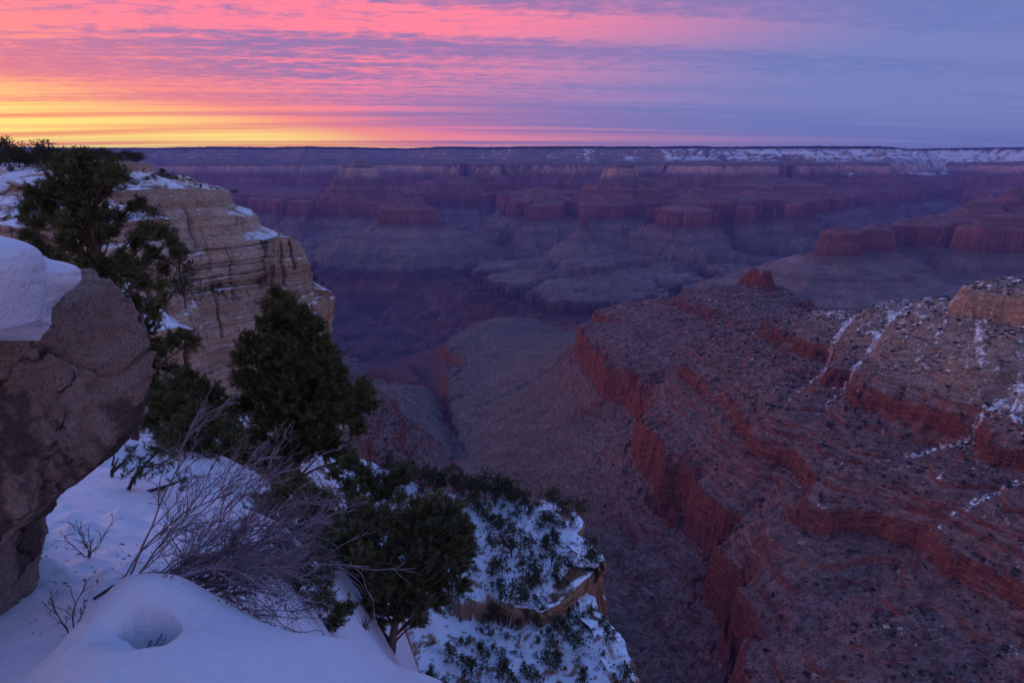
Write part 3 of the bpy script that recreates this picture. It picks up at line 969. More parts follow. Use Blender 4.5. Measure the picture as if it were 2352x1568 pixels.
mat_snow, nb = new_mat("snow_and_rock")
at = nb.n('ShaderNodeVertexColor', layer_name="col")
geo = nb.n('ShaderNodeNewGeometry')
b1 = nb.noise(geo.outputs['Position'], 9.0, 5.0, 0.6)
b2 = nb.noise(geo.outputs['Position'], 160.0, 2.0, 0.6)
b3 = nb.noise(geo.outputs['Position'], 1.3, 3.0, 0.5)
hsum = nb.m('ADD', nb.m('ADD', nb.m('MULTIPLY', b1, 0.8), nb.m('MULTIPLY', b2, 0.10)), b3)
mulv = nb.n('ShaderNodeVectorMath', operation='SCALE')
nb.put(mulv.inputs[0], at.outputs[0]); nb.put(mulv.inputs['Scale'], nb.m('ADD', nb.m('MULTIPLY', b1, 0.10), 0.95))
finish(nb, mulv.outputs[0], 0.75, hsum, 0.8, 0.035, 0.25)

nV = np.stack([NX, NY, NZ], -1).reshape(-1, 3)
nF = grid_faces(nR, nA)
keep = NZ.ravel()[nF].min(1) > -135
nF = nF[keep]
kf = NK.ravel()[nF[:, 0]]
for nm, sel in (('snow_slope', kf == 0), ('snow_mound', kf == 1), ('snow_bench', kf == 2)):
    fs = nF[sel]
    used = np.unique(fs); mp = np.zeros(len(nV), np.int32); mp[used] = np.arange(len(used))
    o = np_mesh(nm, nV[used], mp[fs], mat_snow, NC.reshape(-1, 3)[used], smooth=True)
    tag(o, kind='structure')


def near_z(x, y):
    return float(near_h(np.array([[x]], float), np.array([[y]], float))[0][0, 0])


# ---- needles and bark bits fallen on the snow
_q = np.random.RandomState(14)
fv, fc = [], []
for _i in range(260):
    p = atz(_q.uniform(80, 800), _q.uniform(1180, 1568), -1.9)
    z = near_z(p[0], p[1])
    a = _q.uniform(0, 6.28); ln = _q.uniform(.008, .03) * max(1, p[1] / 2.4); w = _q.uniform(.0015, .004) * max(1, p[1] / 2.4)
    d = np.array([math.cos(a), math.sin(a), _q.uniform(-.1, .3)]) * ln; n_ = np.array([-math.sin(a), math.cos(a), 0]) * w
    b = np.array([p[0], p[1], z + .004])
    fv += [b - n_, b + n_, b + d, b + d * .5 + np.array([0, 0, w])]; fc += [np.array([.06, .045, .035]) * _q.uniform(.6, 1.6)] * 4
fv = np.array(fv)
ff = np.arange(0, len(fv), 4)[:, None] + np.array([[0, 1, 3]]); ff2 = np.arange(0, len(fv), 4)[:, None] + np.array([[0, 3, 2]]); ff3 = np.arange(0, len(fv), 4)[:, None] + np.array([[1, 2, 3]])
o = np_mesh('fallen_needles', fv, np.concatenate([ff, ff2, ff3]), mat_snow, np.array(fc))
tag(o, 'dark needles and bark bits strewn on the foreground snow', 'litter', None, 'stuff')

# ================================================================== PALE LIMESTONE CLIFFS ON THE LEFT
mat_lime, nb = new_mat("limestone")
at = nb.n('ShaderNodeVertexColor', layer_name="col")
geo = nb.n('ShaderNodeNewGeometry')
p1 = nb.noise(nb.scalev(geo.outputs['Position'], (.25, .25, 2.2)), 1.0, 6.0, 0.65)
p2 = nb.noise(geo.outputs['Position'], 1.4, 5.0, 0.65)
k = nb.m('ADD', nb.m('MULTIPLY', p1, 0.6), nb.m('ADD', nb.m('MULTIPLY', nb.ss(p2, .3, .7), 0.5), 0.42))
mulv = nb.n('ShaderNodeVectorMath', operation='SCALE')
nb.put(mulv.inputs[0], at.outputs[0]); nb.put(mulv.inputs['Scale'], k)
finish(nb, mulv.outputs[0], 0.95, nb.m('ADD', p1, p2), 0.7, 0.6, 0.1)


def resample(P, step):
    P = np.array(P, float)
    # smooth a little, then even steps
    seg = np.hypot(*np.diff(P[:, :2], axis=0).T); s = np.concatenate([[0], np.cumsum(seg)])
    n = max(int(s[-1] / step), 8)
    t = np.linspace(0, s[-1], n)
    return np.stack([np.interp(t, s, P[:, i]) for i in range(P.shape[1])], -1)


CLIFF_GRIDS = []


def cliff(name, rim, H, profile, step=.5, vstep=.5, inland=25, rise=.15, snow=1.0, seed=0, dip=0.0, stain=1.0, tone=(.50, .405, .30), amp=1.0, pts=None):
    """rim: (px, py, forward distance, batter) from left to right; the wall falls H metres below it, the top runs inland metres back"""
    if pts is None:
        pts = np.array([list(aty(px, py, y)) + [bt] for px, py, y, bt in rim])
    P = resample(pts, step)
    n = len(P)
    T = np.gradient(P[:, :2], axis=0)
    kk = max(int(4 / step), 1)
    ker = np.ones(2 * kk + 1) / (2 * kk + 1)
    T = np.stack([np.convolve(np.pad(T[:, i], kk, 'edge'), ker, 'valid') for i in (0, 1)], -1)
    T /= np.linalg.norm(T, axis=1)[:, None] + 1e-9
    N = np.stack([T[:, 1], -T[:, 0]], -1)            # outwards = right of travel
    s = np.arange(n) * step
    # jagged plan: joints and blocks
    blk = np.zeros(n)
    for w, a in ((11, 2.4), (4.5, 1.2), (1.7, .5)):
        cell = np.floor(s / w + 0.8 * fbm2(s / (3 * w), s * 0 + seed, 2))
        blk += a * (np.random.RandomState(seed + int(w * 10)).rand(4000)[cell.astype(int) % 4000] - .5)
    blk = np.convolve(np.pad(blk, 1, 'edge'), [.25, .5, .25], 'valid') * amp
    # rows: inland first
    inl = np.concatenate([np.linspace(inland, 3, 26)[:-1], np.linspace(3, 0, 14)])
    v = np.arange(vstep, H + vstep, vstep)
    rows_in = len(inl)
    nr = rows_in + len(v)
    off = np.zeros((nr, n)); zz_ = np.zeros((nr, n))
    off[:rows_in] = -inl[:, None]
    zz_[:rows_in] = P[None, :, 2] + inl[:, None] * rise + (0.9 * fbm2(s[None, :] / 5, inl[:, None] / 5 + seed, 3) + .8 * np.round(1.5 * fbm2(s[None, :] / 8, inl[:, None] / 4 + seed + 3, 2))) * np.clip(inl[:, None] / 2, 0, 1)
    zz_[rows_in:] = P[None, :, 2] - v[:, None]
    zabs = zz_[rows_in:] + dip * s[None, :]
    base = np.interp(v, [a for a, b in profile], [b for a, b in profile])
    # beds: hard layers stand out, soft ones are notched
    rs = np.random.RandomState(seed + 77)
    zb = np.arange(-200, 60, .25)
    bed = np.zeros(len(zb))
    for w, a in ((7.0, 1.0), (2.6, .65), (.9, .35)):
        cell = np.floor(zb / w + .6 * fbm2(zb / (2.3 * w), zb * 0 + seed, 2)).astype(int)
        bed += a * (rs.rand(3000)[cell % 3000] - .5)
    notch = np.zeros(len(zb))
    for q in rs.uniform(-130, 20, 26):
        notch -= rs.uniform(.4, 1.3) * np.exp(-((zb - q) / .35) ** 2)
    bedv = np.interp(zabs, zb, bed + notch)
    local = 0.55 + .9 * sstep(fbm2(s[None, :] / 14, zabs / 9, 2), -.4, .4)
    big = 2.2 * fbm2(s[None, :] / 22 + seed, zabs / 30, 3) + .7 * fbm2(s[None, :] / 3.5, zabs / 5, 4)
    fin = .35 * fbm2(s[None, :] / 1.1, zabs / .7, 3)
    wt = np.clip(v / 1.5, 0, 1)[:, None]
    off[rows_in:] = base[:, None] * P[None, :, 3] + amp * wt * (bedv * local + big + fin)
    ck = np.zeros((len(v), n)); rq = np.random.RandomState(seed + 5)
    for s0 in rq.uniform(0, s[-1], int(s[-1] / 3.6)):
        v0 = rq.uniform(0, H * .6); v1 = v0 + rq.uniform(5, 22)
        wv = np.clip((v - v0) / 1.5, 0, 1) * np.clip((v1 - v) / 1.5, 0, 1)
        path = s0 + 1.1 * fbm2(v / 5, v * 0 + s0, 3)
        ck += rq.uniform(.5, 1.4) * wv[:, None] * np.exp(-((s[None, :] - path[:, None]) / .38) ** 2)
    off[rows_in:] -= ck * amp
    fullblk = np.concatenate([np.clip(1 - inl / 3, 0, 1), 1 - .3 * np.clip(v / 40, 0, 1)])
    off += fullblk[:, None] * blk[None, :]
    X_ = P[None, :, 0] + N[None, :, 0] * off; Y_ = P[None, :, 1] + N[None, :, 1] * off
    # cross displacement hides the straight columns
    V_ = np.stack([X_, Y_, zz_], -1)
    e1 = np.gradient(V_, axis=0); e2 = np.gradient(V_, axis=1)
    nn = np.cross(e1, e2); nn /= np.linalg.norm(nn, axis=-1)[..., None] + 1e-9
    upf = np.abs(nn[..., 2])
    # colours
    S2 = np.broadcast_to(s[None, :], zz_.shape); ZA = zz_ + dip * S2
    C_ = np.array(tone)[None, None] * (1 + .28 * np.interp(ZA, zb, bed)[..., None]) * (1 + .3 * fbm2(S2 / 6, ZA / 3, 4)[..., None])
    warmp = sstep(fbm2(S2 / 9 + 5, ZA / 8, 3), .0, .5)[..., None]
    C_ = C_ * (1 - .45 * warmp) + np.array([.48, .30, .19]) * .45 * warmp * (1 + .2 * fbm2(S2 / 2, ZA / 1, 3)[..., None])
    dk = sstep(fbm2(S2 / 2.2 + 9, ZA / 16, 4) + .55 * fbm2(S2 / 12, ZA / 9 + seed, 3), .30, .55)[..., None] * stain
    C_ = C_ * (1 - .72 * dk)
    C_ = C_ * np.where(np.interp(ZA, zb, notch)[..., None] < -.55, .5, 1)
    C_[rows_in:] *= (1 - .6 * np.clip(ck, 0, 1))[..., None]
    sn_ = sstep(upf + .35 * fbm2(S2 / 3, ZA / 3 + np.arange(nr)[:, None] / 5, 3), .66, .80)
    patch = sstep(fbm2(S2 / 7 + seed, np.concatenate([inl, -v])[:, None] / 3.5, 4), -.28, -.05)
    sn_ = sn_ * patch * snow
    sn_[:rows_in] *= 1
    C_ = np.clip(C_, .012, .8) * (1 - sn_[..., None]) + np.array([.80, .82, .86]) * sn_[..., None]
    Fg = grid_faces(nr, n)[:, ::-1]
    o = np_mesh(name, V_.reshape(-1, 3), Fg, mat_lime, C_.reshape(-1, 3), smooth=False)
    tag(o, kind='structure')
    CLIFF_GRIDS.append((name, V_, rows_in))
    return V_, rows_in


wall_steep = [(0, 0), (3, .3), (8, .8), (12, 1.6), (30, 3.0), (55, 5), (90, 9)]
MAIN, MAIN_R = cliff('limestone_cliff', [(60, 476, 165, 1), (180, 458, 175, 1), (250, 444, 184, 1), (310, 436, 192, 1), (360, 434, 200, 1), (420, 433, 207, 1), (470, 434, 214, 1), (505, 436, 219, 1.6), (520, 440, 226, 3.2),
                                         (520, 438, 236, 5.0), (505, 432, 250, 5.5), (470, 424, 270, 5)], 92, [(0, 0), (6, .5), (8, 1.6), (13, 1.9), (16, 3.2), (24, 3.6), (34, 4.3), (60, 5.2), (92, 7)], .5, .42, 30, .16, 1.0, 3)
cliff('limestone_cliff', [(560, 640, 226, 1), (600, 655, 227, 1), (640, 660, 227, 1), (690, 652, 229, 1), (725, 662, 232, 1), (752, 668, 238, 1), (758, 672, 246, 1), (750, 668, 256, 1), (720, 655, 270, 1)], 75,
      [(0, 0), (2, .8), (9, .2), (12, -1.2), (30, -1.8), (75, 1)], .45, .42, 16, .62, 1.1, 8, stain=1.3, tone=(.42, .32, .22))
cliff('limestone_cliff', [(612, 548, 226, 1), (628, 546, 224, 1), (650, 545, 224, 1), (672, 545, 226, 1), (688, 560, 230, 1), (700, 580, 238, 1), (690, 570, 246, 1)], 24,
      [(0, 0), (3, .8), (7, 2.2), (12, 2.6), (24, 5)], .3, .3, 7, .05, 1.0, 12, stain=1.1, tone=(.46, .35, .25), amp=.8)
cliff('limestone_cliff', [(-260, 505, 110, 1), (-60, 510, 111, 1), (60, 520, 112, 1), (150, 528, 114, 1), (230, 522, 117, 1), (300, 508, 121, 1), (350, 502, 125, 1), (372, 502, 128, 1), (378, 504, 133, 1.2), (366, 496, 142, 1.2), (330, 484, 155, 1)], 52,
      wall_steep, .4, .36, 24, .30, 1.1, 21, tone=(.49, .37, .27))
cliff('limestone_cliff', [(200, 770, 90, 1), (300, 760, 94, 1), (360, 758, 97, 1), (410, 752, 99, 1), (445, 758, 101, 1), (462, 768, 104, 1), (464, 772, 109, 1), (450, 760, 118, 1)], 30,
      [(0, 0), (2, .5), (4, -.4), (10, .2), (30, 1.2)], .3, .3, 14, .55, 1.15, 33, stain=.8, tone=(.50, .335, .235), amp=.6)
cliff('limestone_cliff', [(-300, 405, 235, 1), (-60, 404, 240, 1), (40, 403, 245, 1), (120, 400, 252, 1), (180, 384, 280, 1), (240, 375, 300, 1), (310, 374, 312, 1), (340, 376, 320, 1), (350, 380, 332, 1.5), (335, 376, 350, 1.5)], 16,
      [(0, 0), (5, .5), (6, 2.5), (16, 6)], .6, .35, 60, .035, 1.3, 41, stain=.9)
cliff('limestone_cliff', [(-260, 462, 148, 1), (-60, 466, 150, 1), (60, 470, 152, 1), (130, 474, 156, 1), (200, 462, 166, 1)], 10, [(0, 0), (3, .4), (10, 3)], .4, .3, 28, .16, 1.3, 47, stain=1.2)
cliff('limestone_cliff', [(-200, 588, 58, 1), (-40, 590, 60, 1), (40, 594, 61, 1), (72, 602, 63, 1), (84, 612, 66, 1), (76, 606, 72, 1)], 26, [(0, 0), (1, .5), (1.6, -.3), (4, .6), (26, 2.5)], .22, .22, 12, .18, 1.2, 53, stain=1.2, amp=.55)
cliff('limestone_cliff', [(380, 412, 232, 1), (405, 408, 234, 1), (432, 408, 238, 1), (442, 410, 246, 1), (430, 408, 256, 1)], 6, [(0, 0), (2, .5), (6, 2)], .3, .3, 8, .05, 1.2, 59, amp=.6)

# rock edges of the snowy bench
def rimz(px, z, dz=.2):
    return np.array([list(atz(x, y, z) + np.array([0, 0, dz])) + [1.0] for x, y in px])


cliff('limestone_cliff', None, 16, [(0, 0), (1, .3), (3, -.2), (6, .6), (16, 2)], .22, .2, 3, .0, 1.35, 61, stain=1.3, tone=(.36, .22, .14), amp=.55,
      pts=rimz([(1150, 1384), (1180, 1396), (1240, 1402), (1296, 1372), (1340, 1328), (1376, 1284), (1352, 1246), (1320, 1230), (1334, 1200), (1318, 1176), (1290, 1160), (1240, 1154)], -56))
cliff('limestone_cliff', None, 34, [(0, 0), (1, .3), (3, -.3), (8, .8), (34, 6)], .22, .22, 3, .0, 1.35, 67, stain=1.3, tone=(.34, .20, .13), amp=.6,
      pts=rimz([(1400, 1800), (1462, 1600), (1452, 1540), (1432, 1505), (1412, 1450), (1385, 1420), (1372, 1372), (1320, 1350), (1300, 1340)], -58.6))

_tops = np.concatenate([V_[:k + 2].reshape(-1, 3) for n_, V_, k in CLIFF_GRIDS])


def top_z(p, tol=2.5):
    """height of the cliff top nearest p in plan"""
    d = np.hypot(_tops[:, 0] - p[0], _tops[:, 1] - p[1])
    m = d < max(tol, d.min() + .01)
    i = np.argmin(np.where(m, np.abs(_tops[:, 2] - p[2]), 1e9))
    return float(_tops[i, 2])

# ================================================================== PLANTS
rng = np.random.RandomState(21)


class Geo:
    """collects triangles/quads, then links one mesh"""
    def __init__(s):
        s.v = []; s.f3 = []; s.f4 = []; s.c = []; s.n = 0

    def add(s, v, f, c):
        v = np.asarray(v, float); f = np.asarray(f, int)
        (s.f3 if f.shape[1] == 3 else s.f4).append(f + s.n)
        s.v.append(v); s.n += len(v)
        c = np.asarray(c, float)
        s.c.append(np.broadcast_to(c, (len(v), 3)) if c.ndim == 1 else c)

    def tube(s, pts, rad, sides=5, col=(.1, .08, .07)):
        P = np.asarray(pts, float); n = len(P)
        r = np.interp(np.linspace(0, 1, n), np.linspace(0, 1, len(rad)), rad)
        T = np.gradient(P, axis=0); T /= np.linalg.norm(T, axis=1)[:, None] + 1e-12
        up = np.array([.31, .17, .93]); A = np.cross(T, up); A /= np.linalg.norm(A, axis=1)[:, None] + 1e-9
        B = np.cross(T, A)
        an = np.arange(sides) / sides * 2 * np.pi
        V = P[:, None] + r[:, None, None] * (A[:, None] * np.cos(an)[None, :, None] + B[:, None] * np.sin(an)[None, :, None])
        i = np.arange(n - 1)[:, None] * sides; j = np.arange(sides)[None]; k = (j + 1) % sides
        Fq = np.stack([i + j, i + k, i + sides + k, i + sides + j], -1).reshape(-1, 4)
        s.add(V.reshape(-1, 3), Fq, col)

    def link(s, name, mat, parent=None, smooth=False, origin=None):
        v = np.concatenate(s.v)
        if origin is not None:
            v = v - np.asarray(origin)
        f = []
        if s.f3: f.append(np.concatenate(s.f3))
        if s.f4: f.append(np.concatenate(s.f4))
        return np_mesh(name, v, f, mat, np.concatenate(s.c), smooth, parent)


def vc_mat(name, rough=.85, scale=8.0, var=.5, bump=.3, bdist=.01, spec=.15, trans=0.0):
    m, nb = new_mat(name)
    at = nb.n('ShaderNodeVertexColor', layer_name="col")
    t = nb.n('ShaderNodeTexCoord')
    nz = nb.noise(t.outputs['Object'], scale, 4.0, .6)
    mv = nb.n('ShaderNodeVectorMath', operation='SCALE')
    nb.put(mv.inputs[0], at.outputs[0]); nb.put(mv.inputs['Scale'], nb.m('ADD', nb.m('MULTIPLY', nz, 2 * var), 1 - var))
    finish(nb, mv.outputs[0], rough, nz, bump, bdist, spec)
    return m


mat_needle = vc_mat("pine_needles", .7, 3.0, .35, 0.0)
mat_bark = vc_mat("bark", .95, 14.0, .6, .8, .02)
mat_twig = vc_mat("grey_twigs", .8, 20.0, .4, .2, .005)


def norm(a):
    return a / (np.linalg.norm(a, axis=-1, keepdims=True) + 1e-9)


def tufts(g, C, D, L, wd, n, col, spread=(.35, 1.25)):
    """needle tufts at C (m,3) pointing along D, n needles each of length L"""
    m = len(C)
    D = norm(D)
    a = norm(np.cross(D, norm(rng.randn(m, 3)))); b = np.cross(D, a)
    th = rng.uniform(spread[0], spread[1], (m, n)); ph = rng.uniform(0, 2 * np.pi, (m, n))
    nd = D[:, None] * np.cos(th)[..., None] + (a[:, None] * np.cos(ph)[..., None] + b[:, None] * np.sin(ph)[..., None]) * np.sin(th)[..., None]
    l = L * rng.uniform(.6, 1.2, (m, n, 1))
    base = C[:, None] + D[:, None] * rng.uniform(-.5, .5, (m, n, 1)) * L + nd * L * .05
    tip = base + nd * l
    side = norm(np.cross(nd, rng.randn(m, n, 3))) * wd * .5
    V = np.stack([base - side, base + side, tip], 2).reshape(-1, 3)
    f = np.arange(len(V)).reshape(-1, 3)
    cc = np.asarray(col)[None] * rng.uniform(.6, 1.5, (m, 1)) * np.array([1, 1, 1])
    cc = np.repeat(cc, n * 3, 0)
    g.add(V, f, cc)


def blob_foliage(g, gw, C, R, trunk_pt, L, wd, n, col, dens=1.0):
    """a spray of twigs with needle tufts filling a clump"""
    out = norm((C - trunk_pt) * np.array([1, 1, .5]) + np.array([0, 0, .15]) * R)
    k = max(int((12 + (R / L) ** 2 * 2.8) * dens), 8)
    root = C - out * R * .7
    d = norm(rng.randn(k, 3) * .8 + out * .45 + np.array([0, 0, .30]))
    ln = R * rng.uniform(.55, 1.25, k)
    start = root + (C - root) * rng.uniform(.2, 1.2, (k, 1)) + rng.randn(k, 3) * R * .22
    m = max(int(R / L * 2.2), 3)
    t = np.linspace(.25, 1, m)
    P = start[:, None] + d[:, None] * (ln[:, None] * t[None])[..., None] + np.array([0, 0, .25]) * (ln[:, None] * t[None] ** 2)[..., None]
    P = P + rng.randn(*P.shape) * L * .25
    tufts(g, P.reshape(-1, 3), np.repeat(d, m, 0) + np.array([0, 0, .25]), L, wd, n, col)
    for i in range(0, k, 2):
        gw.tube([root, start[i], P[i, -1]], [L * .12, L * .05], 3, (.07, .055, .05))


def bezier(a, b, c, n=7):
    t = np.linspace(0, 1, n)[:, None]
    return (1 - t) ** 2 * a + 2 * t * (1 - t) * b + t ** 2 * c


def hero_tree(name, label, Y, trunk_px, blobs, r0=.09, L=.065, wd=.009, n=16, col=(.105, .108, .046), dens=1.0, depth=1.0, rs=1.18, cat='tree', base_z=None, bark=(.13, .09, .07)):
    """a tree whose limbs and clumps stand round the trunk at forward distance Y; picture rows give heights, columns give widths"""
    tr = np.array([aty(px, py, Y) for px, py in trunk_px])
    if base_z is not None:
        tr[0, 2] = base_z
    tt = np.linspace(0, 1, 16)
    s = np.linspace(0, 1, len(tr))
    T = np.stack([np.interp(tt, s, tr[:, i]) for i in range(3)], -1)
    T += np.cumsum(rng.randn(16, 3) * .012, 0) * np.array([1, 1, 0])
    gt, gc = Geo(), Geo()
    gt.tube(T, [r0 * 1.25, r0, r0 * .8, r0 * .5, r0 * .18], 9, bark)
    for px, py, rp in blobs:
        R_ = rs * rp * Y / F
        C = aty(px, py, Y)
        # spread in depth like the crown spreads sideways
        hw = max(abs(C[0] - np.interp(C[2], np.sort(T[:, 2]), T[np.argsort(T[:, 2]), 0])), R_)
        q = rng.uniform(-1, 1) * min(hw, 4 * R_) * .8 * depth
        C = C * (1 + q / Y)
        zt = C[2] - .55 * np.hypot(C[0] - T[0, 0], q) - R_ * .5
        i = int(np.argmin(np.abs(T[:, 2] - zt)))
        a = T[i]
        mid = (a + C) / 2 + np.array([0, 0, .12 * np.linalg.norm(C - a)]) + rng.randn(3) * .04
        ln = np.linalg.norm(C - a)
        gt.tube(bezier(a, mid, C), [min(r0 * .45, .012 + .02 * ln), .006], 5, np.array(bark) * .8)
        blob_foliage(gc, gt, C, R_, a, L, wd, n, np.array(col) * rng.uniform(.75, 1.3), dens)
    e = empty(name, T[0])
    gt.link('trunk', mat_bark, e, origin=T[0], smooth=True)
    gc.link('crown', mat_needle, e, origin=T[0])
    tag(e, label, cat)
    return e


# ---- the tall pinyon beside the boulder
hero_tree('pinyon_pine', 'tall dark pinyon pine with open ragged crown rising behind the snow capped boulder', 11.0,
          [(212, 900), (216, 760), (226, 640), (228, 560), (212, 490), (205, 430), (182, 360)],
          [(165, 366, 18), (195, 372, 22), (150, 395, 24), (225, 395, 26), (262, 396, 24), (283, 408, 16), (130, 428, 28), (188, 425, 34), (240, 432, 30), (160, 460, 26),
           (78, 446, 20), (102, 466, 28), (64, 478, 18), (118, 496, 26), (88, 515, 20), (55, 500, 12), (185, 488, 32), (228, 496, 28), (150, 520, 26), (208, 545, 30), (160, 565, 28), (252, 538, 20),
           (298, 478, 12), (326, 470, 11), (275, 505, 14), (332, 530, 22), (368, 542, 23), (394, 560, 17), (312, 558, 20), (282, 596, 22), (352, 588, 20), (378, 618, 15), (300, 640, 20),
           (240, 615, 30), (200, 612, 30), (330, 655, 20), (60, 545, 14), (84, 560, 16), (112, 588, 18), (140, 610, 20), (368, 660, 14), (320, 612, 18), (255, 660, 26), (405, 590, 11)],
          r0=.07, L=.075, wd=.012, dens=1.25, base_z=-5.2, rs=1.0)
hero_tree('juniper_tree', 'dark juniper leaning out between the boulder edge and the cliff buttress', 12.5,
          [(300, 960), (312, 860), (325, 780), (330, 700)],
          [(310, 700, 24), (352, 718, 24), (372, 690, 15), (300, 745, 24), (335, 765, 26), (402, 786, 20), (440, 790, 16), (370, 806, 22), (345, 850, 24), (392, 850, 17), (320, 810, 26), (355, 890, 22), (380, 910, 18), (300, 880, 26), (330, 920, 24), (425, 770, 11)],
          r0=.06, L=.075, wd=.012, base_z=-5.4)
# ---- the dense conical pinyon in the middle
hero_tree('pinyon_pine', 'dense conical pinyon pine with pointed top against the pale cliff', 14.0,
          [(690, 1180), (672, 1050), (655, 930), (648, 800), (645, 690)],
          [(635, 678, 12), (662, 690, 15), (618, 704, 14), (655, 716, 24), (698, 736, 24), (724, 760, 21), (640, 748, 26), (600, 742, 12), (690, 786, 34), (640, 796, 32), (738, 800, 24), (602, 798, 22), (570, 786, 17),
           (556, 826, 21), (618, 846, 36), (690, 846, 38), (748, 848, 27), (778, 856, 14), (560, 876, 22), (602, 896, 32), (660, 906, 38), (728, 906, 36), (780, 910, 30), (828, 905, 24), (846, 930, 18), (800, 950, 30),
           (750, 966, 36), (690, 976, 36), (620, 966, 32), (562, 930, 26), (535, 950, 20), (820, 985, 20), (760, 1024, 32), (700, 1036, 32), (790, 1058, 22), (640, 1030, 28), (590, 1010, 24), (850, 905, 12), (662, 860, 30), (640, 930, 30), (700, 910, 30)],
          r0=.10, L=.08, wd=.014, dens=1.5, base_z=-7.6)
hero_tree('juniper_tree', 'shaggy juniper filling the gap between the boulder edge and the conical pinyon', 11.5,
          [(430, 1060), (432, 980), (440, 920), (445, 880)],
          [(400, 890, 22), (430, 872, 18), (455, 900, 26), (490, 915, 24), (420, 930, 28), (370, 935, 24), (465, 945, 28), (510, 945, 22), (395, 965, 26), (440, 985, 28), (490, 985, 26), (350, 975, 20), (530, 985, 20), (545, 1010, 22), (375, 1000, 22), (520, 1040, 22), (560, 1050, 24), (600, 1065, 24), (640, 1080, 26)],
          r0=.06, L=.07, wd=.012, dens=1.3, base_z=-6.5)
# ---- low dark trees on the snow slope
hero_tree('juniper_tree', 'low dark juniper growing on the snow just behind the grey twig shrub', 9.0,
          [(455, 1110), (452, 1060), (450, 1000), (452, 950)],
          [(440, 945, 20), (470, 966, 26), (420, 978, 24), (502, 988, 24), (450, 1008, 32), (400, 1020, 22), (482, 1040, 27), (430, 1058, 23), (380, 1002, 17), (522, 1020, 18), (362, 1036, 13), (520, 980, 14), (410, 1045, 18), (465, 1075, 18)],
          r0=.05, L=.06, wd=.009, base_z=-5.2)
hero_tree('juniper_tree', 'spreading juniper on the snow above the broad right hand pinyon', 12.5,
          [(850, 1240), (850, 1180), (852, 1120), (850, 1080)],
          [(800, 1062, 20), (830, 1090, 22), (852, 1112, 25), (900, 1110, 26), (930, 1098, 20), (880, 1138, 22), (800, 1120, 22), (770, 1092, 20), (922, 1144, 16), (760, 1150, 20), (820, 1150, 22), (948, 1088, 10)],
          r0=.06, L=.07, wd=.011, base_z=-9.5)
hero_tree('pinyon_pine', 'broad olive pinyon pine with bare lower trunk on the snow lip', 8.6,
          [(897, 1512), (902, 1460), (912, 1390), (925, 1300), (965, 1220), (985, 1170)],
          [(1000, 1165, 24), (1038, 1180, 24), (960, 1190, 30), (1062, 1218, 22), (1000, 1228, 36), (930, 1240, 34), (1070, 1268, 19), (1030, 1278, 36), (960, 1300, 36), (890, 1290, 30), (880, 1340, 32), (930, 1350, 36), (1000, 1338, 32), (1050, 1306, 23),
           (860, 1388, 30), (920, 1400, 28), (968, 1388, 20), (820, 1340, 26), (830, 1290, 25), (960, 1426, 14), (780, 1400, 30), (820, 1428, 30), (745, 1425, 28), (700, 1400, 26), (720, 1360, 26), (680, 1418, 20), (790, 1458, 20), (740, 1300, 26),
           (780, 1250, 30), (830, 1230, 26), (842, 1180, 22), (890, 1200, 26), (870, 1440, 16), (1075, 1240, 12), (760, 1345, 24), (690, 1440, 20), (740, 1465, 20), (840, 1470, 16), (1010, 1380, 20), (1060, 1345, 16)],
          r0=.055, L=.062, wd=.012, n=20, col=(.125, .120, .056), dens=1.9, base_z=None, bark=(.16, .10, .075))

hero_tree('juniper_tree', 'low dark juniper boughs between the grey twig shrub and the broad pinyon', 4.4,
          [(700, 1470), (695, 1420), (690, 1370), (690, 1320)],
          [(640, 1330, 24), (680, 1380, 26), (622, 1378, 16), (700, 1330, 26), (742, 1380, 26), (660, 1290, 22), (720, 1430, 20), (700, 1280, 22), (768, 1432, 22), (605, 1335, 15), (740, 1330, 22), (690, 1420, 20), (790, 1400, 22), (650, 1250, 16)],
          r0=.025, L=.036, wd=.006, dens=1.3, base_z=-3.6)

hero_tree('juniper_tree', 'bushy juniper behind the twig shrub, below the conical pinyon', 7.4,
          [(660, 1330), (662, 1270), (660, 1210), (662, 1160)],
          [(600, 1150, 20), (640, 1130, 24), (680, 1120, 24), (720, 1140, 24), (580, 1190, 20), (620, 1180, 28), (670, 1170, 30), (715, 1190, 28), (750, 1180, 20), (600, 1230, 24), (650, 1225, 30), (700, 1235, 30), (745, 1230, 24), (630, 1275, 26), (680, 1280, 28), (730, 1275, 24), (770, 1210, 16)],
          r0=.05, L=.055, wd=.010, dens=1.2, base_z=-4.9)
hero_tree('juniper_tree', 'dense juniper tucked against the left side of the broad olive pinyon', 9.2,
          [(815, 1440), (815, 1350), (815, 1280), (815, 1210)],
          [(780, 1190, 22), (820, 1180, 24), (858, 1200, 22), (770, 1230, 24), (815, 1225, 30), (860, 1240, 26), (755, 1275, 24), (800, 1275, 30), (845, 1285, 28), (770, 1320, 28), (820, 1330, 30), (740, 1330, 22), (790, 1370, 28), (840, 1370, 26), (745, 1375, 24), (765, 1415, 24), (810, 1420, 24), (890, 1180, 18)],
          r0=.05, L=.06, wd=.011, dens=1.2, base_z=-7.2)

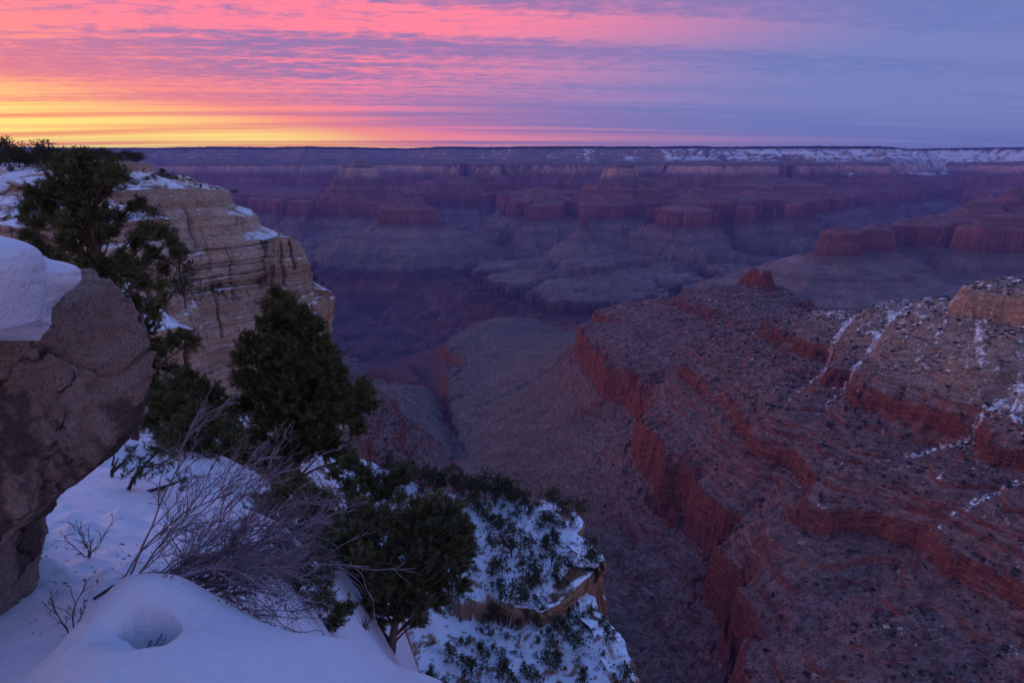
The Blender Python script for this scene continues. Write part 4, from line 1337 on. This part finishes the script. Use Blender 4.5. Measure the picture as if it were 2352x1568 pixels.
# ---- saplings on the snow by the boulder
def sapling(name, label, Y, lines, tuft_at, L=.05):
    g, c = Geo(), Geo()
    b = aty(*lines[0][0], Y)
    b[2] = min(b[2], near_z(b[0], b[1])) - .05
    for k, ln in enumerate(lines):
        P = np.array([aty(px, py, Y + rng.uniform(-.12, .12) * (i > 0)) for i, (px, py) in enumerate(ln)])
        if k == 0: P[0] = b
        tt = np.linspace(0, 1, 9); s_ = np.linspace(0, 1, len(P))
        P = np.stack([np.interp(tt, s_, P[:, i]) for i in range(3)], -1)
        g.tube(P, [.02 if k < 2 else .010, .005], 5, (.075, .055, .05))
    for px, py in tuft_at:
        C = aty(px, py, Y + rng.uniform(-.15, .15))
        cs = C + rng.randn(5, 3) * .035
        tufts(c, cs, rng.randn(5, 3) * .5 + np.array([0, 0, .5]), L, .006, 22, (.08, .085, .045))
    e = empty(name, b)
    g.link('trunk', mat_bark, e, origin=b, smooth=True)
    c.link('crown', mat_needle, e, origin=b)
    tag(e, label, 'sapling')


sapling('pine_sapling', 'thin dark sapling with forked bare stem beside the boulder underside', 5.2,
        [[(255, 1118), (257, 1080), (272, 1052)], [(257, 1085), (285, 1060), (300, 1040)], [(257, 1070), (262, 1050), (258, 1030)]], [(305, 1040), (262, 1028), (290, 1058), (315, 1050)])
sapling('pine_sapling', 'leaning thin sapling with sparse needle tufts rising from the snow', 4.9,
        [[(284, 1158), (300, 1105), (345, 1052), (378, 1030)], [(288, 1150), (340, 1128), (400, 1110), (432, 1096)], [(300, 1110), (320, 1085), (322, 1060)], [(330, 1072), (370, 1065), (395, 1050)], [(340, 1128), (365, 1140), (380, 1150)]],
        [(322, 1058), (345, 1050), (378, 1028), (395, 1048), (310, 1095), (330, 1085), (355, 1060), (300, 1090), (365, 1040), (432, 1096), (410, 1105), (388, 1118), (345, 1075), (400, 1030), (415, 1050), (390, 1075)])


# ---- bare shrub
def shrub_branch(g, p, d, ln, r, lev, col, droop):
    n = 10 if lev == 0 else 6
    pts = [p]; dd = d / np.linalg.norm(d)
    for i in range(n - 1):
        dd = dd + rng.randn(3) * (.14 if lev == 0 else .22) + np.array([0, 0, droop])
        dd /= np.linalg.norm(dd)
        pts.append(pts[-1] + dd * ln / (n - 1))
    g.tube(pts, [r, r * .45], 4 if lev == 0 else 3, col)
    if lev >= 3:
        return
    k = (8, 6, 3)[lev]
    for _ in range(k):
        t = rng.uniform(.30 if lev == 0 else .2, .98)
        i = min(int(t * (n - 1)), n - 2)
        q = pts[i] + (pts[i + 1] - pts[i]) * (t * (n - 1) - i)
        ax = rng.randn(3)
        nd = norm((pts[i + 1] - pts[i])) + norm(ax) * rng.uniform(.25, .65)
        shrub_branch(g, q, nd, ln * rng.uniform(.28, .5) * (1.2 - .5 * t), r * .55, lev + 1, col * rng.uniform(.8, 1.25), droop * .6)


def stem_to(g, a, b, r, col, lev=0):
    d = b - a; ln = np.linalg.norm(d)
    shrub_branch(g, a, d + np.array([0, 0, .05 * ln]), ln, r, lev, col, -.030)


SB = []
gs, gw2 = Geo(), Geo()
base_px = [(250, 1338), (285, 1330), (315, 1316), (335, 1306), (350, 1300), (365, 1308), (385, 1318), (400, 1325)]
tips = [(640, 975), (600, 1000), (560, 1010), (700, 1015), (740, 1020), (770, 1060), (690, 1060), (760, 1100), (640, 1050), (720, 1120), (600, 1080), (770, 1140), (690, 1150), (560, 1110), (740, 1180), (650, 1190),
        (700, 1220), (600, 1180), (770, 1230), (720, 1260), (640, 1260), (690, 1290), (590, 1270), (650, 1310), (560, 1300), (610, 1340), (520, 1330), (580, 1380), (640, 1400), (540, 1370), (520, 1200), (540, 1150),
        (730, 1075), (670, 1105), (755, 1040), (620, 1130), (775, 1180), (665, 1240), (740, 1215)]
for k, (tx, ty) in enumerate(tips + [(x + rng.uniform(-40, 30), y + rng.uniform(-30, 30)) for x, y in tips[::2]]):
    bx, by = base_px[int(np.clip((ty - 960) / 440 * 6 + rng.uniform(-.5, 1.9), 0, 7))]
    Yb = 2.28 + rng.uniform(-.10, .22)
    a = aty(bx + rng.uniform(-30, 30), by, Yb)
    a[2] = near_z(a[0], a[1]) - .03
    b = aty(tx - 25, ty + 35, Yb + rng.uniform(.15, .75))
    b = a + (b - a) * .93; b[2] -= .10 * np.linalg.norm(b - a) * (ty < 1150)
    stem_to(gs if k % 2 else gw2, a, b, rng.uniform(.0025, .0055), np.array([.20, .155, .175]) * rng.uniform(.45, 1.4))
# a few pale arching canes
for tx, ty, Yt in ((865, 1285, 2.5), (800, 1330, 2.45), (690, 1068, 2.6)):
    a = aty(400, 1290, 2.4); a[2] = near_z(a[0], a[1])
    b = aty(tx, ty, Yt)
    shrub_branch(gs, a, b - a + np.array([0, 0, .45 * np.linalg.norm(b - a)]), np.linalg.norm(b - a) * 1.03, .0045, 1, np.array([.24, .20, .21]), -.19)
# low trailing twig on the mound
P = [aty(x, y, Y_) for x, y, Y_ in ((215, 1375, 2.18), (262, 1345, 2.22), (300, 1338, 2.22), (335, 1330, 2.24), (352, 1316, 2.24), (375, 1330, 2.26))]
gs.tube(P, [.007, .004], 4, (.06, .045, .045))
e = empty('bare_shrub', aty(330, 1315, 2.3))
gs.link('stems', mat_twig, e, origin=e.location); gw2.link('twigs', mat_twig, e, origin=e.location)
tag(e, 'leafless purplish grey shrub fanning out of the snow mound', 'shrub')


def twig_plant(name, label, base, Y, tipsl, r=.003, lev=1, col=(.085, .06, .055)):
    g = Geo()
    a = aty(*base, Y)
    a[2] = near_z(a[0], a[1]) - .02
    for t in tipsl:
        b = aty(t[0], t[1], Y + rng.uniform(-.08, .15))
        shrub_branch(g, a + rng.randn(3) * .006, b - a, np.linalg.norm(b - a), r, lev, np.array(col), -.01)
    o = g.link(name, mat_twig, None, origin=a)
    o.location = a
    tag(o, label, 'twigs')


twig_plant('twig_plant', 'small reddish twig plant standing in snow near the boulder foot', (162, 1440), 2.15, [(150, 1330), (175, 1385), (128, 1360)], .0032)
twig_plant('twig_plant', 'sparse thin twigs arching from snow left of the grey shrub', (205, 1300), 3.0, [(190, 1180), (245, 1190), (260, 1250), (130, 1235), (215, 1215), (290, 1215)], .003)
twig_plant('twig_plant', 'dry forked twigs lying in the snow hollow', (300, 1450), 1.93, [(345, 1385), (395, 1445), (380, 1420)], .003, 2)


def grass_tuft(px, py, Y, label):
    g = Geo(); a = aty(px, py, Y); a[2] = near_z(a[0], a[1]) - .03
    for _ in range(34):
        d = norm(rng.randn(3) * .45 + np.array([0, 0, 1.0])); ln = rng.uniform(.12, .3)
        g.tube([a + rng.randn(3) * .03 * np.array([1, 1, 0]), a + d * ln * .6, a + d * ln + np.array([rng.randn() * .05, 0, -.02])], [.004, .001], 3, np.array([.13, .11, .09]) * rng.uniform(.7, 1.3))
    o = g.link('grass_tuft', mat_twig, None, origin=a); o.location = a
    tag(o, label, 'grass')


grass_tuft(838, 1470, 6.6, 'dry grass tuft poking through snow behind the mound edge')

# ================================================================== BOULDER AND ITS SNOW
mat_rock, nb = new_mat("speckled_rock")
t = nb.n('ShaderNodeTexCoord')
g1_ = nb.noise(t.outputs['Object'], 130.0, 6.0, .8)
g2_ = nb.noise(t.outputs['Object'], 28.0, 5.0, .7)
g3_ = nb.noise(t.outputs['Object'], 2.3, 4.0, .6, .6)
g4_ = nb.noise(t.outputs['Object'], 7.0, 5.0, .65)
c = nb.mix(nb.ss(g4_, .35, .65), (.56, .39, .31, 1), (.70, .54, .45, 1))
c = nb.mix(nb.m('MULTIPLY', nb.ss(g1_, .49, .60), .9), c, (.20, .14, .115, 1))
c = nb.mix(nb.ss(g2_, .60, .72), c, (.62, .52, .46, 1))
c = nb.mix(nb.m('MULTIPLY', nb.ss(nb.m('ADD', g3_, nb.m('MULTIPLY', g2_, .22)), .60, .70), .72), c, (.07, .055, .055, 1))
c = nb.mix(nb.m('MULTIPLY', nb.ss(nb.noise(t.outputs['Object'], 3.4, 4.0, .6), .60, .72), .6), c, (.28, .13, .08, 1))
vo = nb.n('ShaderNodeTexVoronoi', feature='DISTANCE_TO_EDGE')
wv = nb.n('ShaderNodeVectorMath', operation='ADD')
nt = nb.n('ShaderNodeTexNoise'); nt.inputs['Scale'].default_value = 4.0; nt.inputs['Detail'].default_value = 5.0
nb.t.links.new(t.outputs['Object'], nt.inputs['Vector'])
nb.t.links.new(t.outputs['Object'], wv.inputs[0]); nb.put(wv.inputs[1], nb.scalev(nt.outputs['Color'], (.5, .5, .5)))
nb.t.links.new(wv.outputs[0], vo.inputs['Vector']); vo.inputs['Scale'].default_value = 1.9
crk = nb.ss(vo.outputs['Distance'], .0, .030)
c = nb.mix(nb.m('MULTIPLY', nb.m('SUBTRACT', 1.0, crk), nb.ss(g4_, .40, .60)), c, (.045, .035, .035, 1))
hb = nb.m('ADD', nb.m('MULTIPLY', g1_, .35), nb.m('ADD', g2_, nb.m('MULTIPLY', g4_, 1.5)))
finish(nb, c, .9, hb, 1.0, .07, .2)


def row_solid(name, rows, Yc, xl, depth, mat, disp=.04, seed=0, nseg=150, nrow=150, scale=3.0, sq=2.6, octv=5, tilt=0.0, planes=(), pw=5.0):
    """closed rounded solid: each picture row has a right edge; the body reaches left to xl (metres) and depth metres front to back"""
    rows = np.array(rows, float)
    pts = np.array([aty(px, py, Yc) for px, py in rows])
    order = np.argsort(-pts[:, 2])
    zs = pts[order, 2]; xr = pts[order, 0]
    z = np.linspace(zs[0], zs[-1], nrow)
    xe = np.interp(-z, -zs, xr)
    ker = np.array([1, 2, 3, 2, 1.]); ker /= ker.sum()
    xe = np.convolve(np.pad(xe, 2, 'edge'), ker, 'valid')
    an = np.linspace(0, 2 * np.pi, nseg, endpoint=False)
    ca, sa = np.cos(an), np.sin(an)
    cx = np.sign(ca) * np.abs(ca) ** (2 / sq); sy = np.sign(sa) * np.abs(sa) ** (2 / sq)
    q = np.abs(np.linspace(-1, 1, nrow))
    dep = depth * np.clip(1 - q ** pw, 0.02, 1) ** .5
    half = (xe - xl) / 2; mid = (xe + xl) / 2
    V = np.stack([mid[:, None] + half[:, None] * cx[None], Yc + dep[:, None] * sy[None] + tilt * (z[:, None] - z.mean()), np.broadcast_to(z[:, None], (nrow, nseg))], -1)
    i = np.arange(nrow - 1)[:, None] * nseg; j = np.arange(nseg)[None]; k = (j + 1) % nseg
    Fq = np.stack([i + j, i + nseg + j, i + nseg + k, i + k], -1).reshape(-1, 4)
    n0 = nrow * nseg
    V = V.reshape(-1, 3)
    V = np.concatenate([V, [V[:nseg].mean(0)], [V[n0 - nseg:n0].mean(0)]])
    capt = np.stack([np.full(nseg, n0), np.arange(nseg), (np.arange(nseg) + 1) % nseg], -1)
    capb = np.stack([np.full(nseg, n0 + 1), n0 - nseg + (np.arange(nseg) + 1) % nseg, n0 - nseg + np.arange(nseg)], -1)
    cen = np.array([xl * .6 + xe.mean() * .4, Yc, z.mean()])
    dirn = norm(V - cen)
    nz = fbm3(V + seed, scale, octv, .55) + .6 * (np.abs(fbm3(V + seed + 9, scale * .7, 3)) * -2 + .4)
    for pn, pd in planes:                    # flat broken faces
        pn = np.array(pn, float); pn /= np.linalg.norm(pn)
        e_ = (V - cen) @ pn - pd + .02 * fbm3(V + seed + 31, 4.0, 3)
        V = V - pn * (np.clip(e_, 0, None) * .93)[:, None]
    V = V + dirn * (disp * nz)[:, None]
    return V, [Fq, capt, capb]


ROWS = [(120, 600), (185, 598), (225, 602), (250, 620), (266, 652), (282, 688), (304, 720), (326, 752), (334, 790), (336, 825), (344, 860), (340, 905), (330, 950), (318, 1000), (292, 1045), (252, 1085), (205, 1118), (158, 1152), (118, 1190), (84, 1228),
        (64, 1258), (70, 1290), (76, 1318), (60, 1350), (58, 1380), (66, 1402), (48, 1430), (30, 1452), (14, 1490), (2, 1530), (-14, 1580)]
V, Fb = row_solid('boulder', [(x - 48, y) for x, y in ROWS], 2.45, -3.3, .40, mat_rock, .030, 3.0, 240, 260, 2.6, 4.0, 6, 0.0,
                  [((.35, -1, .28), .57), ((.30, -1, -.50), .45), ((1, -.75, .15), .93), ((.8, -1, .9), .96), ((.7, -.9, -.75), .70), ((.1, -1, 0), .37), ((.35, -.3, 1), 1.06), ((.9, -.9, -.35), .82)])
V = V + norm(V - V.mean(0)) * (.030 * fbm3(V, 12.0, 5, .65) + .012 * (1 - np.abs(fbm3(V, 9.0, 3)) * 4) - .03 * np.exp(-(fbm3(V + 40, 1.6, 2) / .02) ** 2))[:, None]
o = np_mesh('boulder', V - V.mean(0), Fb, mat_rock, None, True)
o.location = V.mean(0)
tag(o, 'big overhanging speckled brown boulder with snow cap at the edge of the viewpoint', 'boulder')

mat_capsnow, nb = new_mat("cap_snow")
t = nb.n('ShaderNodeTexCoord')
s1 = nb.noise(t.outputs['Object'], 5.0, 4.0, .5); s2 = nb.noise(t.outputs['Object'], 120.0, 2.0, .6)
finish(nb, nb.mix(s1, (.68, .72, .79, 1), (.72, .75, .81, 1)), .7, nb.m('ADD', nb.m('ADD', s1, nb.noise(t.outputs['Object'], 17.0, 4.0, .6)), nb.m('MULTIPLY', s2, .12)), .9, .03, .2)

V1, F1 = row_solid('cap', [(-90, 532), (-40, 540), (0, 550), (24, 560), (44, 572), (60, 588), (74, 612), (84, 645), (88, 675), (88, 705), (86, 735), (82, 758), (72, 780), (54, 794), (36, 798), (10, 788)], 2.02, -2.6, .30, mat_capsnow, .045, 7.0, 120, 110, 3.0, 2.0, 3, pw=2.2)
# a bite under the drip: lift the lower rim away from the drip
dripx = aty(68, 790, 1.7)[0]
zlow = aty(50, 765, 1.9)[2]
m_ = (V1[:, 2] < zlow) & (np.abs(V1[:, 0] - dripx) > .035)
V1[m_, 1] += .10 * np.clip((zlow - V1[m_, 2]) / .06, 0, 1)
V1[m_, 2] = zlow - .004 - .25 * np.clip(zlow - V1[m_, 2], 0, .08) + .09 * fbm3(V1[m_] * np.array([1, 1, .2]), 5, 4) + .006 * fbm3(V1[m_], 20, 2)
# thinner drifted slab behind
V2, F2 = row_solid('slab', [(40, 584), (80, 588), (112, 594), (140, 604), (168, 618), (172, 640), (160, 660), (148, 676), (128, 696), (112, 712), (104, 735), (94, 760), (80, 780)], 2.16, -2.6, .22, mat_capsnow, .05, 15.0, 110, 90, 6.0, 2.0, 4, pw=2.0)
Vc = np.concatenate([V1, V2])
Fc = F1 + [f + len(V1) for f in F2]
o = np_mesh('snow_cap', Vc - Vc.mean(0), Fc, mat_capsnow, None, True)
o.location = Vc.mean(0)
tag(o, 'thick rounded cap of snow with a dripping edge on top of the boulder', 'snow cap')

# ================================================================== SMALL TREES AND SHRUBS, EACH ONE AN OBJECT
mat_dark = vc_mat("juniper_foliage", .8, 2.0, .35, 0.0)


def small_crown(seed, shape, n, L, wd, col):
    """unit-height crown of needle tufts"""
    global rng
    keep_ = rng; rng = np.random.RandomState(seed)
    g = Geo()
    pts = []
    lob = [(rng.randn(2) * (.16 if shape == 'cone' else .26), rng.uniform(.25, .9), rng.uniform(.12, .24)) for _ in range(9 if shape == 'cone' else 12)]
    for (o, h, r) in lob:
        w = (1.05 - h) * .42 + .05 if shape == 'cone' else .36
        c = np.array([o[0] * w / .3, o[1] * w / .3, h])
        pts.append(c + rng.randn(n // len(lob), 3) * r * np.array([.75, .75, .62]))
    P = np.concatenate(pts)
    P = P[(P[:, 2] > .06) & (P[:, 2] < 1.05)]
    tufts(g, P, norm(P - np.array([0, 0, .35])) + np.array([0, 0, .5]), L, wd, 9, col, (.3, 1.4))
    for _ in range(7):
        q = P[rng.randint(len(P))]
        g.tube([(0, 0, .12 + .5 * q[2] * .5), (q[0] * .6, q[1] * .6, q[2] * .85), q], [.018, .006], 3, (.07, .05, .045))
    rng = keep_
    v = np.concatenate(g.v); f = [np.concatenate(g.f3)] + ([np.concatenate(g.f4)] if g.f4 else [])
    o = np_mesh('crown', v, f, mat_dark, np.concatenate(g.c))
    g2 = Geo(); g2.tube([(0, 0, -.12), (.02, .01, .2), (-.01, .02, .45), (.02, 0, .8)], [.035, .03, .02, .008], 6, (.11, .08, .065))
    t_ = g2.link('trunk', mat_bark)
    return o, t_


PROTO = [small_crown(100 + i, 'cone' if i in (0, 1, 4) else 'round', 240, .085, .026, (.075, .082, .044)) for i in range(6)]
BIG = [small_crown(200 + i, 'cone' if i == 0 else 'round', 520, .06, .020, (.075, .075, .038)) for i in range(4)]
for a_, b_ in PROTO + BIG:
    COL.objects.unlink(a_); COL.objects.unlink(b_)


def plant_tree(kind, name, label, cat, loc, h, wide=1.0, group=None):
    cr, tk = kind
    e = empty(name, loc, rng.uniform(0, 6.28))
    e.scale = (h * wide, h * wide, h)
    for s_ in (cr, tk):
        c = s_.copy(); COL.objects.link(c); c.parent = e
    tag(e, label, cat, group)
    return e


# ---- trees of the far promontory top (picture column, row of the foot, distance, height, kind, width, label)
RIMTREES = [
    (18, 362, 262, 10.5, 0, .9, 'tall ragged pine standing highest against the yellow sky at the far left'),
    (40, 362, 266, 9.0, 2, .9, 'rounded pine just beside the tallest skyline pine'),
    (106, 362, 275, 9.5, 1, .95, 'lone taller pine above the rim trees against the yellow sky'),
    (128, 362, 276, 7.0, 3, .9, 'small round tree touching the lone taller skyline pine'),
]
for px, py, y, h, k, w, lab in RIMTREES:
    p = aty(px, py, y); p[2] = top_z(p, 6)
    plant_tree(BIG[k], 'pine_tree', lab, 'tree', p - np.array([0, 0, .4]), h, w, 'trees along the far rim')
q_ = np.random.RandomState(8)
for i in range(84):
    px = q_.uniform(-60, 318); y = q_.uniform(262, 305) if px < 170 else q_.uniform(300, 345)
    py = 366 + (0 if px > 150 else 14) * q_.uniform(.0, 1.0) + q_.uniform(-4, 2)
    p = aty(px, py, y); p[2] = top_z(p, 6)
    plant_tree(BIG[i % 4], 'juniper_tree', 'dark scrubby tree in the row along the snowy rim top at the upper left', 'tree', p - np.array([0, 0, .4]), q_.uniform(3.6, 6.2) * (1 if px < 150 else .9), q_.uniform(.9, 1.5), 'trees along the far rim')
# bushes on the cliff top and its ledges
LEDGE = [(372, 408, 232, 3.6), (392, 412, 234, 2.4), (402, 418, 228, 2.6), (436, 420, 230, 2.0), (462, 432, 216, 1.5), (486, 434, 218, 1.2), (500, 436, 222, 1.0), (540, 462, 236, 1.6), (588, 484, 250, 1.2),
         (355, 420, 215, 2.2), (338, 418, 210, 2.0), (310, 426, 200, 2.4), (712, 640, 236, 2.6), (722, 634, 238, 2.0), (700, 628, 240, 1.4), (740, 640, 240, 1.3), (30, 402, 238, 3.6), (60, 404, 240, 3.0), (105, 402, 246, 3.4), (88, 408, 240, 2.4), (135, 396, 256, 2.8), (15, 410, 234, 2.6),
         (60, 448, 170, 2.6), (100, 452, 168, 2.2), (150, 455, 170, 2.0), (330, 500, 128, 2.6), (355, 508, 126, 3.2), (290, 515, 122, 2.4)]
for i, (px, py, y, h) in enumerate(LEDGE):
    p = aty(px, py, y); p[2] = top_z(p, 1.5)
    plant_tree(BIG[i % 4], 'ledge_bush', 'small dark bush rooted on a snowy ledge of the pale cliff', 'bush', p - np.array([0, 0, .25]), h, q_.uniform(.9, 1.4), 'bushes on the cliff ledges')
for i, (px, py, y, h, lab) in enumerate([(415, 640, 108, 5.6, 'dark upright juniper in the cleft below the pale cliff, upper of two'), (425, 700, 104, 5.2, 'dark upright juniper in the cleft above the snow gully, lower of two'), (640, 790, 200, 4, 'dark shrub clinging to the lower wall of the pale cliff')]):
    p = aty(px, py, y)
    plant_tree(BIG[(0, 1, 3)[i]], 'juniper_tree', lab, 'tree', p, h, .75)

# ---- conifers and bushes of the snowy bench
BENCH_G = 'small dark conifers on the snowy bench'
nb_ = 0; taken = []
q_ = np.random.RandomState(17)
tries = 0
while nb_ < 215 and tries < 9000:
    tries += 1
    px, py = q_.uniform(900, 1462), q_.uniform(1090, 1600)
    zc = -56.0 if py < 1390 else -58.6
    p = atz(px, py, zc)
    z = near_h(np.array([[p[0]]]), np.array([[p[1]]]))
    if z[1][0, 0] != 2 or abs(z[0][0, 0] - zc) > 2.2:
        continue
    if fbm2(np.array([p[0] / 6.0]), np.array([p[1] / 6.0]), 2)[0] < -.22:
        continue
    if taken and np.min(np.hypot(np.array(taken)[:, 0] - p[0], np.array(taken)[:, 1] - p[1])) < .95:
        continue
    taken.append(p[:2])
    p[2] = z[0][0, 0]
    h = (.72 if py > 1400 else 1.0) * float(np.clip(q_.lognormal(.62, .45), .9, 3.8))
    k = q_.randint(6)
    plant_tree(PROTO[k], 'bench_conifer', 'small dark conifer standing in the snow of the bench below the viewpoint', 'conifer', p - np.array([0, 0, .1]), h, q_.uniform(.6, 1.0), BENCH_G)
    nb_ += 1
bv, bf, bc = [], [], []
k0 = 0
bx_ = q_.uniform(-30, 24, 5000); by_ = q_.uniform(62, 118, 5000)
hz, hk = near_h(bx_, by_)
okb = (hk == 2) & (hz > -61.5) & (fbm2(bx_ / 3.0, by_ / 3.0, 3) > .08)
for x_, y_, z_ in zip(bx_[okb], by_[okb], hz[okb]):
    sc_ = q_.uniform(.22, .75); m_ = 12
    c0 = q_.randn(m_, 3) * np.array([.5, .5, .3]) + np.array([0, 0, .3])
    a_ = norm(q_.randn(m_, 3)) * .45; b_ = norm(q_.randn(m_, 3)) * .30
    t3 = np.stack([c0 - a_ * .5, c0 + a_ * .5, c0 + b_ + np.array([0, 0, .25])], 1).reshape(-1, 3) * sc_ + np.array([x_, y_, z_ - .05])
    bv.append(t3); bf.append(np.arange(m_ * 3).reshape(-1, 3) + k0); k0 += m_ * 3
    bc.append(np.repeat(np.array([[.085, .068, .055]]) * q_.uniform(.5, 1.5), m_ * 3, 0))
o = np_mesh('brush', np.concatenate(bv), np.concatenate(bf), mat_dark, np.concatenate(bc))
tag(o, 'low dry brush poking through the snow of the bench', 'brush', None, 'stuff')
# skyline row on the far edge of the bench
for i in range(16):
    px = 900 + i * 20 + q_.uniform(-8, 8)
    p = atz(px, np.interp(px, [880, 960, 1080, 1200, 1290], [1075, 1108, 1138, 1146, 1158]) + q_.uniform(-2, 6), -56.2)
    plant_tree(PROTO[i % 6], 'bench_conifer', 'dark conifer in the row along the far edge of the snowy bench', 'conifer', p, q_.uniform(2.6, 4.6) * (1 if px < 1180 else .6), q_.uniform(.8, 1.1), 'conifers along the bench edge')

# ---- desert shrubs of the red ridge: the nearest as objects, the rest as one scatter
def shrub_proto(seed):
    g = np.random.RandomState(seed); v = []; c = []
    n = 30
    d = norm(g.randn(n, 3) * np.array([1, 1, .8])); d[:, 2] = np.abs(d[:, 2]) * .9
    ctr = d * g.uniform(.25, .62, (n, 1))
    for i in range(n):
        a = norm(g.randn(3)); b = norm(np.cross(a, g.randn(3)))
        r = g.uniform(.22, .42)
        v += [ctr[i] - a * r, ctr[i] + a * r * .7 + b * r * .5, ctr[i] + b * r + np.array([0, 0, .2 * r])]
        c += [np.array([.030, .036, .031]) * g.uniform(.6, 1.5)] * 3
    return np.array(v), np.arange(3 * n).reshape(-1, 3), np.array(c)


SP_ = [shrub_proto(i) for i in range(5)]
sm = [np_mesh('desert_shrub', v, f, mat_dark, c) for v, f, c in SP_]
for o in sm:
    COL.objects.unlink(o)
q_ = np.random.RandomState(31)
cand = np.argwhere(is_mid & (slope < 1.15) & (Z > -720) & (Z < -180) & (rr[:, None] < 3000) & (sn < .6) & (az[None] < R(44)))
rc = rr[cand[:, 0]]
den = sstep(fbm2(X[cand[:, 0], cand[:, 1]] / 70, Y[cand[:, 0], cand[:, 1]] / 70, 3), -.5, .35) * (0.35 + .65 * sstep(Z[cand[:, 0], cand[:, 1]], -600, -430))
wgt = (rc ** 2) * np.clip(den, .05, 1) * np.where(rc > 1900, .6, 1)
pick = q_.choice(len(cand), 19000, replace=False, p=wgt / wgt.sum())
pp = cand[pick]
PX = X[pp[:, 0], pp[:, 1]]; PY = Y[pp[:, 0], pp[:, 1]]; PZ = Z[pp[:, 0], pp[:, 1]]
size = np.clip(q_.lognormal(.45, .52, len(PX)), .9, 5.0) * 1.55
app = size / np.hypot(np.hypot(PX, PY), PZ)
vis = (np.abs(PX / PY) < .85) & (PX > 100)
order = np.argsort(-app * vis)
for j in order[:298]:
    o = sm[j % 5].copy(); COL.objects.link(o)
    o.location = (PX[j], PY[j], PZ[j] - .1); o.scale = (size[j],) * 3; o.rotation_euler = (0, 0, q_.uniform(0, 6.28))
    tag(o, 'dark round desert shrub dotting the red ridge slope on the right', 'shrub', 'shrubs dotting the red ridge')
rest = order[298:]
VV, FF, CC = [], [], []
k0 = 0
for j in rest:
    v, f, c = SP_[j % 5]
    a = q_.uniform(0, 6.28); ca_, sa_ = math.cos(a), math.sin(a)
    w = v * size[j]
    VV.append(np.stack([w[:, 0] * ca_ - w[:, 1] * sa_ + PX[j], w[:, 0] * sa_ + w[:, 1] * ca_ + PY[j], w[:, 2] + PZ[j] - .1], -1)); FF.append(f + k0); CC.append(c); k0 += len(v)
o = np_mesh('desert_shrubs', np.concatenate(VV), np.concatenate(FF), mat_dark, np.concatenate(CC))
tag(o, 'thousands of small dark shrubs scattered over the canyon slopes', 'shrubs', None, 'stuff')

# ---- pale fallen blocks on the red slope
vx_, vy_, vz_ = X[:iy2:2, ::1], Y[:iy2:2, ::1], Z[:iy2:2, ::1]
dn_ = vy_ * CP - vz_ * SP
qx_ = 1176 + F * vx_ / dn_; qy_ = 784 - F * (vy_ * SP + vz_ * CP) / dn_
for px, py, sz, lab in ((2033, 1438, 6.5, 'pale flat fallen block, left of a pair low on the red slope'), (2063, 1442, 6.0, 'pale flat fallen block, right of a pair low on the red slope'), (1868, 1550, 6.0, 'pale rounded block near the bottom edge of the red slope'),
                        (1840, 1245, 8.0, 'long pale slab resting on a ledge halfway up the red slope')):
    m = np.hypot(qx_ - px, qy_ - py) < 5
    if not m.any():
        continue
    i = np.argmin(np.where(m, dn_, 1e9))
    p = np.array([vx_.ravel()[i], vy_.ravel()[i], vz_.ravel()[i]])
    th = np.linspace(0, np.pi, 14); ph = np.linspace(0, 2 * np.pi, 22)
    G_ = np.stack([np.sin(th)[:, None] * np.cos(ph)[None], np.sin(th)[:, None] * np.sin(ph)[None], np.broadcast_to(np.cos(th)[:, None], (14, 22))], -1).reshape(-1, 3)
    G_ = np.sign(G_) * np.abs(G_) ** .6 * (1 + .25 * fbm3(G_ + px, 1.3, 3))[:, None] * np.array([sz * .6, sz * .4, sz * .3])
    o = np_mesh('fallen_block', G_, grid_faces(14, 22), mat_terrain, np.full((len(G_), 3), .34) * np.array([1, .84, .74]))
    o.location = p + np.array([0, 0, sz * .12])
    tag(o, lab, 'rock')

make_haze(-19000, 19000, -300, 23500, -1800, 330, 2.9e-5, (0.30, 0.34, 1.0, 1.0))
